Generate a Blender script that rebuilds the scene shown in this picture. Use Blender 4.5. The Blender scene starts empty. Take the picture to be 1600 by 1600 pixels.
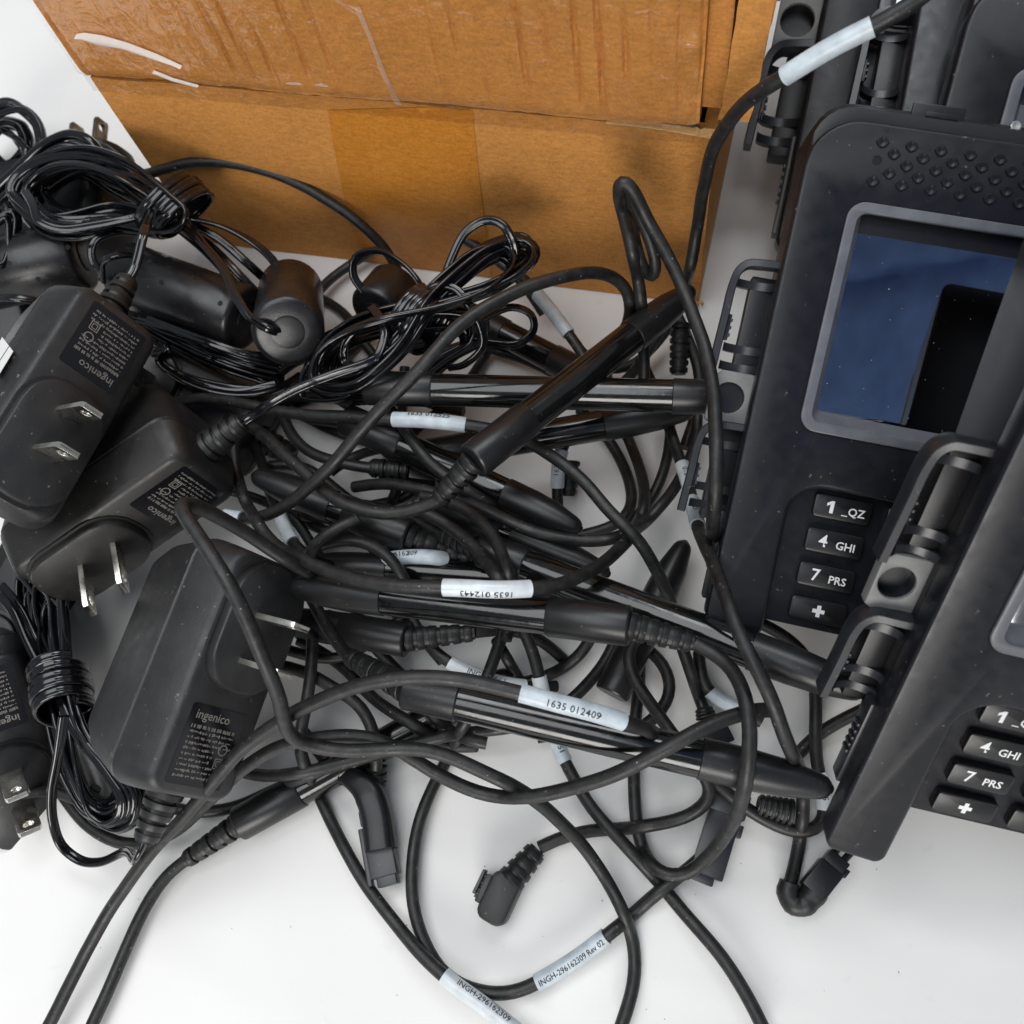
import bpy, bmesh, math, random
import numpy as np
from mathutils import Vector, Matrix, noise
random.seed(7)
SC = bpy.context.scene
COL = SC.collection
S = 0.001                                   # the scene is written in millimetres
# ------------------------------------------------------------------ camera
FPX, HCAM = 1400.0, 260.0                   # focal length in photo pixels, camera height over the table
_n = np.array([(1000 - 800) / FPX, -(1380 - 800) / FPX, -1.0]); _n /= np.linalg.norm(_n)
_Z = -_n; _X = np.array([1.0, 0, 0]) - _Z * _Z[0]; _X /= np.linalg.norm(_X); _Y = np.cross(_Z, _X)
R = np.array([_X, _Y, _Z])                  # world axes seen from the camera
CAMP = np.array([0, 0, HCAM])
cam_d = bpy.data.cameras.new('camera'); cam = bpy.data.objects.new('camera', cam_d); COL.objects.link(cam)
cam.matrix_world = Matrix.Translation((0, 0, HCAM * S)) @ Matrix(R.tolist()).to_4x4()
cam_d.sensor_width = 36; cam_d.lens = 36 * FPX / 1600
cam_d.clip_start = 0.005; cam_d.clip_end = 50
cam_d.dof.use_dof = True; cam_d.dof.focus_distance = 0.232; cam_d.dof.aperture_fstop = 22
SC.camera = cam
# ------------------------------------------------------------------ world and lamps
W = bpy.data.worlds.new('World'); SC.world = W; W.use_nodes = True
bg = W.node_tree.nodes['Background']; bg.inputs[0].default_value = (0.86, 0.93, 1.0, 1); bg.inputs[1].default_value = 0.30
def area(name, loc, target, size, power, col, sy=None):
    l = bpy.data.lights.new(name, 'AREA'); l.shape = 'RECTANGLE'; l.size = size; l.size_y = sy or size
    l.energy = power; l.color = col
    o = bpy.data.objects.new(name, l); COL.objects.link(o); o.location = loc
    o.rotation_euler = (Vector(target) - Vector(loc)).to_track_quat('-Z', 'Y').to_euler()
    return o
area('overhead_window_light', (-0.28, 0.04, 1.28), (0.0, 0.12, 0.0), 1.10, 10.5, (0.97, 0.985, 1.0), 0.85)
area('front_window_light', (-0.22, -1.50, 0.66), (0.0, 0.15, 0.05), 0.90, 19.5, (1.0, 0.97, 0.93), 0.7)
area('back_ceiling_light', (0.22, 0.70, 1.20), (0.06, 0.15, 0), 0.6, 5.0, (0.93, 0.97, 1.0), 0.4)
SC.view_settings.view_transform = 'Standard'; SC.view_settings.look = 'None'
SC.view_settings.exposure = 0.0; SC.view_settings.gamma = 1.0
# ------------------------------------------------------------------ coordinates
def P(px, py, z=0.0):                       # point at height z (mm) met by the sight line through a photo pixel
    d = R @ np.array([(px - 800) / FPX, -(py - 800) / FPX, -1.0])
    t = (z - HCAM) / d[2]
    return Vector((d[0] * t, d[1] * t, z))
def proj(p):
    c = R.T @ (np.array(p) - CAMP)
    return 800 + FPX * c[0] / -c[2], 800 - FPX * c[1] / -c[2]
def hit(px, py, o, n):                      # sight line against a plane
    d = Vector((R @ np.array([(px - 800) / FPX, -(py - 800) / FPX, -1.0])).tolist()); C = Vector(CAMP)
    return C + d * ((o - C).dot(n) / d.dot(n))
# ------------------------------------------------------------------ materials
def mat(name, base, rough=.5, metal=0., spec=.5, vary=0., vscale=900, bump=0., bscale=2500, dust=0., coat=0., dscale=1100, rvar=0., specks=0.):
    m = bpy.data.materials.new(name); m.use_nodes = True; nt = m.node_tree; N = nt.nodes; b = N['Principled BSDF']
    b.inputs['Base Color'].default_value = (*base, 1); b.inputs['Roughness'].default_value = rough
    b.inputs['Metallic'].default_value = metal; b.inputs['Specular IOR Level'].default_value = spec
    b.inputs['Coat Weight'].default_value = coat; b.inputs['Coat Roughness'].default_value = .12
    tc = N.new('ShaderNodeTexCoord'); src = None
    def nz(scale, detail=3):
        n = N.new('ShaderNodeTexNoise'); n.inputs['Scale'].default_value = scale; n.inputs['Detail'].default_value = detail
        nt.links.new(tc.outputs['Object'], n.inputs['Vector']); return n.outputs['Fac']
    if vary:
        r = N.new('ShaderNodeMapRange'); r.inputs[1].default_value = .3; r.inputs[2].default_value = .7
        nt.links.new(nz(vscale), r.inputs[0])
        mx = N.new('ShaderNodeMix'); mx.data_type = 'RGBA'; nt.links.new(r.outputs[0], mx.inputs[0])
        mx.inputs[6].default_value = (*[c * (1 - vary) for c in base], 1); mx.inputs[7].default_value = (*[c * (1 + vary) for c in base], 1)
        src = mx.outputs[2]
    if dust:
        r = N.new('ShaderNodeMapRange'); r.inputs[1].default_value = .70; r.inputs[2].default_value = .78
        nt.links.new(nz(dscale, 2), r.inputs[0])
        mu = N.new('ShaderNodeMath'); mu.operation = 'MULTIPLY'; mu.inputs[1].default_value = dust; nt.links.new(r.outputs[0], mu.inputs[0])
        mx = N.new('ShaderNodeMix'); mx.data_type = 'RGBA'; nt.links.new(mu.outputs[0], mx.inputs[0])
        if src: nt.links.new(src, mx.inputs[6])
        else: mx.inputs[6].default_value = (*base, 1)
        mx.inputs[7].default_value = (.42, .40, .37, 1); src = mx.outputs[2]
    if specks:
        vo = N.new('ShaderNodeTexVoronoi'); vo.inputs['Scale'].default_value = specks; nt.links.new(tc.outputs['Object'], vo.inputs['Vector'])
        sp = N.new('ShaderNodeSeparateColor'); nt.links.new(vo.outputs['Color'], sp.inputs[0])
        th = N.new('ShaderNodeMath'); th.operation = 'MULTIPLY'; th.inputs[1].default_value = .085; nt.links.new(sp.outputs[0], th.inputs[0])
        lt = N.new('ShaderNodeMath'); lt.operation = 'LESS_THAN'; nt.links.new(vo.outputs['Distance'], lt.inputs[0]); nt.links.new(th.outputs[0], lt.inputs[1])
        mx = N.new('ShaderNodeMix'); mx.data_type = 'RGBA'; nt.links.new(lt.outputs[0], mx.inputs[0])
        if src: nt.links.new(src, mx.inputs[6])
        else: mx.inputs[6].default_value = (*base, 1)
        mx.inputs[7].default_value = (.34, .34, .34, 1); src = mx.outputs[2]
        inv = N.new('ShaderNodeMath'); inv.operation = 'MULTIPLY_ADD'; inv.inputs[1].default_value = .6; inv.inputs[2].default_value = rough; nt.links.new(lt.outputs[0], inv.inputs[0])
        if not rvar: nt.links.new(inv.outputs[0], b.inputs['Roughness'])
    if src: nt.links.new(src, b.inputs['Base Color'])
    if rvar:
        r = N.new('ShaderNodeMapRange'); r.inputs[1].default_value = .3; r.inputs[2].default_value = .7
        r.inputs[3].default_value = max(.02, rough - rvar); r.inputs[4].default_value = rough + rvar
        nt.links.new(nz(260, 5), r.inputs[0]); nt.links.new(r.outputs[0], b.inputs['Roughness'])
    if bump:
        bp = N.new('ShaderNodeBump'); bp.inputs['Strength'].default_value = bump; bp.inputs['Distance'].default_value = .0002
        nt.links.new(nz(bscale, 2), bp.inputs['Height']); nt.links.new(bp.outputs[0], b.inputs['Normal'])
    return m
M = {}
M['abs'] = mat('matte_black_plastic', (.010, .010, .011), .40, vary=.2, vscale=120, bump=.18, bscale=3200, dust=.3, dscale=700, rvar=.08)
M['abs_brown'] = mat('warm_black_plastic', (.013, .012, .0115), .44, vary=.2, vscale=120, bump=.15, bscale=3200, dust=.25, dscale=700, rvar=.08)
M['abs_grey'] = mat('worn_charcoal_plastic', (.0185, .0185, .0192), .44, vary=.25, vscale=120, bump=.25, bscale=3000, dust=.35, dscale=700, rvar=.08)
M['casing'] = mat('charcoal_terminal_plastic', (.0088, .0092, .0122), .34, spec=.36, vary=.15, vscale=60, bump=.10, bscale=3800, dust=.35, dscale=560, rvar=.07)
M['casing_gloss'] = mat('semi_gloss_black_plastic', (.009, .009, .0105), .36, spec=.4, vary=.1, vscale=80, bump=.05, dust=.12, rvar=.02)
M['bezel'] = mat('grey_bezel_plastic', (.115, .12, .135), .32, vary=.15, vscale=200, bump=.06)
M['clipgrey'] = mat('dark_grey_clip_plastic', (.019, .020, .024), .32, vary=.2, vscale=200, bump=.06, dust=.2)
M['block'] = mat('mid_grey_moulding', (.20, .20, .195), .45, vary=.1, vscale=300, bump=.06)
M['key'] = mat('rubber_key_black', (.009, .009, .0095), .34, bump=.06, dust=.15)
M['hole'] = mat('dark_recess', (.004, .004, .004), .8)
M['rubber'] = mat('round_cord_rubber', (.0122, .0118, .0115), .47, vary=.6, vscale=420, bump=.35, bscale=2200, dust=.55, dscale=1000, rvar=.1)
M['pvc'] = mat('flat_cord_vinyl', (.0045, .0045, .006), .13, spec=.6, vary=.2, vscale=300, bump=.12, bscale=900, rvar=.09)
M['relief'] = mat('strain_relief_rubber', (.011, .011, .011), .46, bump=.15, dust=.25)
M['tube'] = mat('glossy_black_barrel', (.005, .005, .005), .14, spec=.6, vary=.3, vscale=200, bump=.06, bscale=600, rvar=.07, dust=.12)
M['grip'] = mat('matte_black_grip', (.010, .010, .0108), .36, vary=.2, vscale=200, bump=.12, dust=.3)
M['ferrite'] = mat('ferrite_sleeve_plastic', (.0085, .0085, .0098), .31, vary=.2, vscale=150, bump=.14, bscale=3000, dust=.28, dscale=800, rvar=.06)
M['metal'] = mat('nickel_blade', (.72, .69, .63), .24, metal=1., vary=.15, vscale=200, rvar=.1)
M['darkmetal'] = mat('worn_brass_blade', (.20, .16, .12), .32, metal=1., vary=.3, vscale=250)
M['sleeve'] = mat('white_label_sleeve', (.60, .64, .66), .30, vary=.14, vscale=260, coat=.3, dust=.25, dscale=900)
M['sleeve_dirty'] = mat('pale_label_sleeve', (.50, .56, .60), .34, vary=.18, vscale=260)
M['ink'] = mat('black_ink', (.02, .02, .025), .6)
M['white_ink'] = mat('white_key_print', (.78, .78, .78), .5)
M['grey_ink'] = mat('grey_label_print', (.19, .175, .16), .5)
M['plate'] = mat('gloss_black_rating_label', (.006, .006, .008), .22)
M['white'] = mat('white_sticker', (.8, .8, .78), .5)
M['tabletop'] = mat('white_table_surface', (.80, .79, .775), .62, vary=.025, vscale=14, bump=.05, bscale=500, rvar=.05)
M['paper'] = mat('white_paper', (.80, .79, .77), .7, vary=.03, vscale=16, bump=.12, bscale=900, dust=.10, dscale=170)
M['speck'] = mat('dirt_speck', (.10, .08, .06), .8)
M['shirt'] = mat('blue_cloth', (.14, .24, .50), .8, vary=.15, vscale=60, bump=.3, bscale=900)
def screen_mat():
    m = mat('unlit_display_glass', (.30, .31, .33), .045, metal=1., specks=420)
    return m
M['screen'] = screen_mat()
def cardboard(name, base, shade=1.0, rough=.75):
    m = bpy.data.materials.new(name); m.use_nodes = True; nt = m.node_tree; N = nt.nodes; b = N['Principled BSDF']
    tc = N.new('ShaderNodeTexCoord'); mp = N.new('ShaderNodeMapping'); mp.inputs['Scale'].default_value = (260, 900, 1000)
    nt.links.new(tc.outputs['Object'], mp.inputs[0])
    n1 = N.new('ShaderNodeTexNoise'); n1.inputs['Scale'].default_value = 1; n1.inputs['Detail'].default_value = 5; nt.links.new(mp.outputs[0], n1.inputs[0])
    n2 = N.new('ShaderNodeTexNoise'); n2.inputs['Scale'].default_value = 22; n2.inputs['Detail'].default_value = 4; nt.links.new(tc.outputs['Object'], n2.inputs[0])
    n3 = N.new('ShaderNodeTexNoise'); n3.inputs['Scale'].default_value = 1300; n3.inputs['Detail'].default_value = 2; nt.links.new(tc.outputs['Object'], n3.inputs[0])
    ad = N.new('ShaderNodeMath'); ad.operation = 'MULTIPLY_ADD'; ad.inputs[1].default_value = .38; nt.links.new(n1.outputs[0], ad.inputs[0])
    a2 = N.new('ShaderNodeMath'); a2.operation = 'MULTIPLY'; a2.inputs[1].default_value = .27; nt.links.new(n2.outputs[0], a2.inputs[0]); nt.links.new(a2.outputs[0], ad.inputs[2])
    a3 = N.new('ShaderNodeMath'); a3.operation = 'MULTIPLY_ADD'; a3.inputs[1].default_value = .35; nt.links.new(n3.outputs[0], a3.inputs[0]); nt.links.new(ad.outputs[0], a3.inputs[2])
    cr = N.new('ShaderNodeValToRGB'); nt.links.new(a3.outputs[0], cr.inputs[0])
    cr.color_ramp.elements[0].position = .32; cr.color_ramp.elements[0].color = (*[c * .68 for c in base], 1)
    cr.color_ramp.elements[1].position = .68; cr.color_ramp.elements[1].color = (*[min(1, c * 1.28) for c in base], 1)
    nt.links.new(cr.outputs[0], b.inputs['Base Color']); b.inputs['Roughness'].default_value = rough; b.inputs['Specular IOR Level'].default_value = .3
    bp = N.new('ShaderNodeBump'); bp.inputs['Strength'].default_value = .25; bp.inputs['Distance'].default_value = .0003
    nt.links.new(a3.outputs[0], bp.inputs['Height']); nt.links.new(bp.outputs[0], b.inputs['Normal'])
    return m
M['card'] = cardboard('orange_brown_cardboard', (.56, .242, .058))
M['card_pale'] = cardboard('torn_pale_cardboard', (.52, .30, .12), rough=.85)
M['brown_tape'] = cardboard('amber_packing_tape', (.53, .205, .030), rough=.26)
def tape_mat(name, gloss_min, tint, milky=0.):
    m = bpy.data.materials.new(name); m.use_nodes = True; nt = m.node_tree; N = nt.nodes
    out = N['Material Output']; N.remove(N['Principled BSDF'])
    tr = N.new('ShaderNodeBsdfTransparent'); tr.inputs[0].default_value = (*tint, 1)
    gl = N.new('ShaderNodeBsdfGlossy'); gl.inputs['Roughness'].default_value = .11
    lw = N.new('ShaderNodeLayerWeight'); lw.inputs[0].default_value = .5
    pw = N.new('ShaderNodeMath'); pw.operation = 'POWER'; pw.inputs[1].default_value = 4; nt.links.new(lw.outputs['Facing'], pw.inputs[0])
    fr = N.new('ShaderNodeMath'); fr.operation = 'MULTIPLY_ADD'; fr.inputs[1].default_value = .6; fr.inputs[2].default_value = gloss_min; nt.links.new(pw.outputs[0], fr.inputs[0])
    mx = N.new('ShaderNodeMixShader'); nt.links.new(fr.outputs[0], mx.inputs[0]); nt.links.new(tr.outputs[0], mx.inputs[1]); nt.links.new(gl.outputs[0], mx.inputs[2])
    last = mx
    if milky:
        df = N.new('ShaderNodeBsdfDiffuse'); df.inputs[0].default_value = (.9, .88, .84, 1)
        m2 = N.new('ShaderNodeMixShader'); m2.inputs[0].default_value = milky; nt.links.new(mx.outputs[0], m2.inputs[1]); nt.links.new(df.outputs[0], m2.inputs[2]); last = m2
    tc = N.new('ShaderNodeTexCoord'); nz = N.new('ShaderNodeTexNoise'); nz.inputs['Scale'].default_value = 130; nz.inputs['Detail'].default_value = 4; nz.inputs['Distortion'].default_value = 1.2
    nt.links.new(tc.outputs['Object'], nz.inputs[0])
    bp = N.new('ShaderNodeBump'); bp.inputs['Strength'].default_value = .8; bp.inputs['Distance'].default_value = .0012; nt.links.new(nz.outputs[0], bp.inputs['Height'])
    nt.links.new(bp.outputs[0], gl.inputs['Normal']); nt.links.new(last.outputs[0], out.inputs[0])
    return m
M['clear_tape'] = tape_mat('clear_packing_tape', .11, (.99, .98, .96))
M['glint_tape'] = tape_mat('lifted_glint_tape', .04, (.97, .95, .92), .6)  # white colour stands in for the highlight on lifted tape
M['faint_tape'] = tape_mat('tape_edge_and_glint', .08, (.99, .98, .96), .16)  # pale tape edge, also used to paint the small glints
# ------------------------------------------------------------------ object helpers
def link(o): COL.objects.link(o); return o
def tag(o, label=None, cat=None, group=None, kind=None):
    if label: o['label'] = label
    if cat: o['category'] = cat
    if group: o['group'] = group
    if kind: o['kind'] = kind
    return o
def empty(name, loc, rot=None, scale=1.0):
    o = bpy.data.objects.new(name, None); o.empty_display_size = .01
    mw = Matrix.Translation(Vector(loc) * S)
    if rot is not None: mw = mw @ rot.to_4x4()
    if scale != 1: mw = mw @ Matrix.Scale(scale, 4)
    o.matrix_world = mw; o['_o'] = [loc[0], loc[1], loc[2]]
    return link(o)
def obj(name, bm, m, parent=None, ang=38, off=None, share=None):
    """link a bmesh (millimetres) as ONE mesh object; off = origin to take away from world coordinates"""
    if share is not None: me = share
    else:
        for v in bm.verts:
            if off is not None: v.co = v.co - Vector(off)
            v.co = v.co * S
        bmesh.ops.recalc_face_normals(bm, faces=bm.faces[:]) if len(bm.faces) < 20000 else None
        me = bpy.data.meshes.new(name); bm.to_mesh(me); bm.free()
        if ang is not None and len(me.polygons):
            me.polygons.foreach_set('use_smooth', [True] * len(me.polygons)); me.set_sharp_from_angle(angle=math.radians(ang))
        me.materials.append(M[m])
    o = bpy.data.objects.new(name, me); link(o)
    if parent is not None: o.parent = parent
    elif off is not None: o.location = Vector(off) * S
    return o
def newbm(): return bmesh.new()
def loft(bm, rings, cap0=True, cap1=True, closed=True):
    vs = [[bm.verts.new(p) for p in r] for r in rings]; n = len(rings[0])
    for a, b in zip(vs, vs[1:]):
        for i in range(n if closed else n - 1):
            j = (i + 1) % n
            try: bm.faces.new((a[i], a[j], b[j], b[i]))
            except ValueError: pass
    if cap0: bm.faces.new(vs[0][::-1])
    if cap1: bm.faces.new(vs[-1])
    return vs
def rrect(w, h, r, cx=0, cy=0, n=4):
    pts = []
    for sx, sy, a0 in ((1, 1, 0), (-1, 1, 90), (-1, -1, 180), (1, -1, 270)):
        for k in range(n + 1):
            a = math.radians(a0 + 90 * k / n)
            pts.append((cx + sx * (w / 2 - r) + r * math.cos(a), cy + sy * (h / 2 - r) + r * math.sin(a)))
    return pts
def rbox(bm, w, h, z0, z1, r=1., b=.5, cx=0, cy=0, top=1.0, n=4):
    """rounded-corner prism with bevelled rims"""
    def ring(i, z, k=1.0): return [Vector((x, y, z)) for x, y in rrect((w - 2 * i) * k, (h - 2 * i) * k, max(.05, r - i), cx, cy, n)]
    loft(bm, [ring(b, z0), ring(b * .3, z0 + b * .3), ring(0, z0 + b), ring(0, z1 - b, top), ring(b * .3, z1 - b * .3, top), ring(b, z1, top)])
def box(bm, c, s, mtx=None, bev=0.):
    r = bmesh.ops.create_cube(bm, size=1.0); vs = r['verts']
    for v in vs:
        v.co = Vector((v.co.x * s[0], v.co.y * s[1], v.co.z * s[2]))
    if bev:
        es = list({e for v in vs for e in v.link_edges})
        rr = bmesh.ops.bevel(bm, geom=es, offset=bev, segments=2, affect='EDGES', profile=.6); vs = rr['verts'] if False else [v for v in bm.verts if v.tag is False and v in set(rr['verts']) or v in set(vs) and v.is_valid]
    return vs
def bbox(c, s, bev=.3, mtx=None):
    """a bevelled box as its own bmesh"""
    b = bmesh.new(); bmesh.ops.create_cube(b, size=1.0)
    for v in b.verts: v.co = Vector((v.co.x * s[0], v.co.y * s[1], v.co.z * s[2]))
    if bev: bmesh.ops.bevel(b, geom=b.edges[:], offset=bev, segments=2, affect='EDGES', profile=.6)
    for v in b.verts:
        v.co = v.co + Vector(c)
        if mtx is not None: v.co = mtx @ v.co
    return b
def merge(dst, src):
    me = bpy.data.meshes.new('tmp'); src.to_mesh(me); src.free(); dst.from_mesh(me); bpy.data.meshes.remove(me); return dst
def frame_from(d):
    d = Vector(d).normalized(); up = Vector((0, 0, 1)) if abs(d.z) < .95 else Vector((0, 1, 0))
    x = up.cross(d).normalized(); y = d.cross(x)
    return x, y, d
def lathe(bm, A, B, prof, n=20, cap=True):
    """prof: list of (t in mm along A->B, radius)"""
    A = Vector(A); x, y, d = frame_from(Vector(B) - A)
    loft(bm, [[A + d * t + (x * math.cos(2 * math.pi * k / n) + y * math.sin(2 * math.pi * k / n)) * max(r, .01) for k in range(n)] for t, r in prof], cap, cap)
def catmull(pts, step=1.6, closed=False):
    pts = [Vector(p) for p in pts]; n = len(pts)
    if closed: ext = [pts[-1]] + pts + pts[:2]
    else: ext = [pts[0] * 2 - pts[1]] + pts + [pts[-1] * 2 - pts[-2]]
    out = []
    for i in range(len(ext) - 3):
        p0, p1, p2, p3 = ext[i:i + 4]
        t0 = 0; t1 = t0 + max((p1 - p0).length, 1e-3) ** .5; t2 = t1 + max((p2 - p1).length, 1e-3) ** .5; t3 = t2 + max((p3 - p2).length, 1e-3) ** .5
        k = max(2, int((p2 - p1).length / step))
        for j in range(k):
            t = t1 + (t2 - t1) * j / k
            a1 = p0 * ((t1 - t) / (t1 - t0)) + p1 * ((t - t0) / (t1 - t0)); a2 = p1 * ((t2 - t) / (t2 - t1)) + p2 * ((t - t1) / (t2 - t1)); a3 = p2 * ((t3 - t) / (t3 - t2)) + p3 * ((t - t2) / (t3 - t2))
            b1 = a1 * ((t2 - t) / (t2 - t0)) + a2 * ((t - t0) / (t2 - t0)); b2 = a2 * ((t3 - t) / (t3 - t1)) + a3 * ((t - t1) / (t3 - t1))
            out.append(b1 * ((t2 - t) / (t2 - t1)) + b2 * ((t - t1) / (t2 - t1)))
    if not closed: out.append(pts[-1])
    return out
def frames(path, ref=None):
    T = [];n = len(path)
    for i in range(n):
        T.append((path[min(n - 1, i + 1)] - path[max(0, i - 1)]).normalized())
    x, y, _ = frame_from(T[0]); fr = []
    for i in range(n):
        x = (x - T[i] * x.dot(T[i]))
        x = x.normalized() if x.length > 1e-6 else frame_from(T[i])[0]
        fr.append((x, T[i].cross(x), T[i]))
    return fr
def sweep(bm, path, prof, twist=None, rad=None, cap=True, fr=None):
    """prof: list of (a,b) in the section plane"""
    fr = fr or frames(path); rings = []
    for i, p in enumerate(path):
        x, y, t = fr[i]
        if twist:
            c, s = math.cos(twist(i)), math.sin(twist(i)); x, y = x * c + y * s, y * c - x * s
        k = rad(i) if rad else 1.0
        rings.append([p + (x * a + y * b) * k for a, b in prof])
    loft(bm, rings, cap, cap)
def circ(r, n=10): return [(r * math.cos(2 * math.pi * k / n), r * math.sin(2 * math.pi * k / n)) for k in range(n)]
def twin_prof(r, n=7):
    pts = []
    for k in range(n): a = math.radians(-140 + 280 * k / (n - 1)); pts.append((r * .93 + r * math.cos(a), r * math.sin(a)))
    for k in range(n): a = math.radians(40 + 280 * k / (n - 1)); pts.append((-r * .93 + r * math.cos(a), r * math.sin(a)))
    return pts
_tc = {}
def text_bm(s, size, align='CENTER', bold=0.0, res=2):
    key = (s, size, align, bold)
    if key not in _tc:
        c = bpy.data.curves.new('t', 'FONT'); c.body = s; c.size = size; c.align_x = align; c.align_y = 'CENTER'; c.resolution_u = res; c.offset = bold
        o = bpy.data.objects.new('t', c); link(o); bpy.context.view_layer.update()
        dg = bpy.context.evaluated_depsgraph_get(); me = bpy.data.meshes.new_from_object(o.evaluated_get(dg))
        bpy.data.objects.remove(o); bpy.data.curves.remove(c); _tc[key] = me
    b = bmesh.new(); b.from_mesh(_tc[key]); return b
def plate2d(loops, z0, z1, bev=0., res=4):
    """filled outline(s) with holes, extruded z0..z1"""
    c = bpy.data.curves.new('p', 'CURVE'); c.dimensions = '2D'; c.fill_mode = 'BOTH'; c.extrude = max(.001, (z1 - z0) / 2 - bev); c.bevel_depth = bev; c.bevel_resolution = 2; c.offset = -bev
    for lp in loops:
        s = c.splines.new('POLY'); s.points.add(len(lp) - 1); s.use_cyclic_u = True
        for q, (x, y) in zip(s.points, lp): q.co = (x, y, 0, 1)
    o = bpy.data.objects.new('p', c); link(o); bpy.context.view_layer.update()
    dg = bpy.context.evaluated_depsgraph_get(); me = bpy.data.meshes.new_from_object(o.evaluated_get(dg))
    bpy.data.objects.remove(o); bpy.data.curves.remove(c)
    b = bmesh.new(); b.from_mesh(me); bpy.data.meshes.remove(me)
    for v in b.verts: v.co.z += (z0 + z1) / 2
    bmesh.ops.remove_doubles(b, verts=b.verts[:], dist=.002)
    return b
def xf(b, m):
    for v in b.verts: v.co = m @ v.co
    return b
# ================================================================== setting
b = newbm(); bmesh.ops.create_grid(b, x_segments=2, y_segments=2, size=900)
tag(obj('table', b, 'tabletop', off=(0, 0, 0)), kind='structure')
b = newbm()                                  # a sheet of white paper under everything, with faint creases
NX, NY = 250, 300
x0, y0 = P(62, 300, 0).x, -330
pl = P(100, 160, 0); pl2 = P(62, 300, 0)
def paper_z(x, y):
    z = .35 + .5 * abs(noise.noise(Vector((x * .006, y * .006, 3)))) + .12 * noise.noise(Vector((x * .02, y * .02, 8)))
    for (ax, ay), (bx_, by_), h_ in CRE:
        dx, dy = bx_ - ax, by_ - ay; L2 = dx * dx + dy * dy; t = ((x - ax) * dx + (y - ay) * dy) / L2
        if -.1 < t < 1.1:
            d = ((x - ax) * dy - (y - ay) * dx) / L2 ** .5
            if abs(d) < 9: z += h_ * math.exp(-(d / 2.6) ** 2) * max(0, min(1, t * 6, (1 - t) * 6))
    return z
CRE = [(P(*a)[:2], P(*b_)[:2], h_) for a, b_, h_ in (((470, 1290), (830, 1370), .30), ((560, 1340), (700, 1420), .22), ((840, 420), (1010, 500), .3), ((900, 1500), (1300, 1590), .25), ((230, 1480), (420, 1590), .2), ((1340, 1420), (1600, 1500), .25), ((960, 1340), (1200, 1410), .2))]
vs = []
for j in range(NY):
    row = []
    for i in range(NX):
        y = -330 + 960 * j / (NY - 1); xl = pl2.x + (pl.x - pl2.x) * (y - pl2.y) / (pl.y - pl2.y)
        x = xl + 640 * i / (NX - 1)
        row.append(b.verts.new((x, y, paper_z(x, y))))
    vs.append(row)
for j in range(NY - 1):
    for i in range(NX - 1): b.faces.new((vs[j][i], vs[j][i + 1], vs[j + 1][i + 1], vs[j + 1][i]))
tag(obj('paper_sheet', b, 'paper', ang=60, off=(0, 0, 0)), 'large white paper sheet spread on the white table under the cords and box', 'paper sheet')
b = newbm()                                  # crumbs of dirt on the paper
for k in range(34):
    px, py = random.uniform(100, 1550), random.uniform(1250, 1595)
    p = P(px, py, 1.2); r = random.uniform(.07, .17)
    bmesh.ops.create_icosphere(b, subdivisions=1, radius=r, matrix=Matrix.Translation(p) @ Matrix.Diagonal((1, random.uniform(.5, 1.6), .5, 1)))
tag(obj('crumbs', b, 'speck', off=(0, 0, 0)), 'tiny dark crumbs scattered over the bare white paper', 'dirt', kind='stuff')
# ================================================================== cardboard box
Bc = P(1090, 478, 0); Ba = P(318, 380, 0); EU = (Ba - Bc); WBOX = EU.length; EU.normalize(); EV = Vector((-EU.y, EU.x, 0)); EV = EV if EV.y > 0 else -EV
DEP = 110.0
def BP(u, v, z): return Bc + EU * u + EV * v + Vector((0, 0, z))      # u: leftwards from the right front corner, v: back
bx = empty('cardboard_box', tuple(Bc)); tag(bx, 'worn orange brown cardboard box sealed with shiny packing tape', 'cardboard box')
def bpart(name, b, m, ang=30): return obj(name, b, m, bx, ang, off=tuple(Bc))
def panel_grid(u0, u1, z0, z1, v, fn, nu, nz, thick=3.5, rag=None):
    b = newbm(); vs = []
    for j in range(nz + 1):
        row = []
        for i in range(nu + 1):
            u = u0 + (u1 - u0) * i / nu; z = z0 + (z1 - z0) * j / nz
            if rag: z = z0 + (z1 - z0) * j / nz + rag(u, j / nz)
            row.append(b.verts.new(BP(u, v - fn(u, z), z)))
        vs.append(row)
    for j in range(nz):
        for i in range(nu): b.faces.new((vs[j][i], vs[j][i + 1], vs[j + 1][i + 1], vs[j + 1][i]))
    if not thick: return b
    es = [e for e in b.edges if e.is_boundary]; r = bmesh.ops.extrude_edge_only(b, edges=es)
    for q in r['geom']:
        if isinstance(q, bmesh.types.BMVert): q.co += EV * thick
    return b
SEAM = 78.0
def fn_low(u, z): return .7 * noise.noise(Vector((u * .02, z * .03, 1))) - 1.2 * math.exp(-((u) / 7) ** 2) * (z / SEAM) ** 2
bpart('front_panel', panel_grid(0, WBOX, .9, SEAM - .8, 0, fn_low, 90, 24, rag=lambda u, t: t * (.5 * noise.noise(Vector((u * .06, 0, 0))) - 2.2 * math.exp(-(u / 9) ** 2))), 'card')
cre = [4.5 + 6.3 * k + random.uniform(-.9, .9) for k in range(31)]; cam_ = [random.uniform(.25, 1) for _ in cre]; cz = [(random.uniform(78, 96), random.uniform(84, 140)) for _ in cre]
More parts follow.
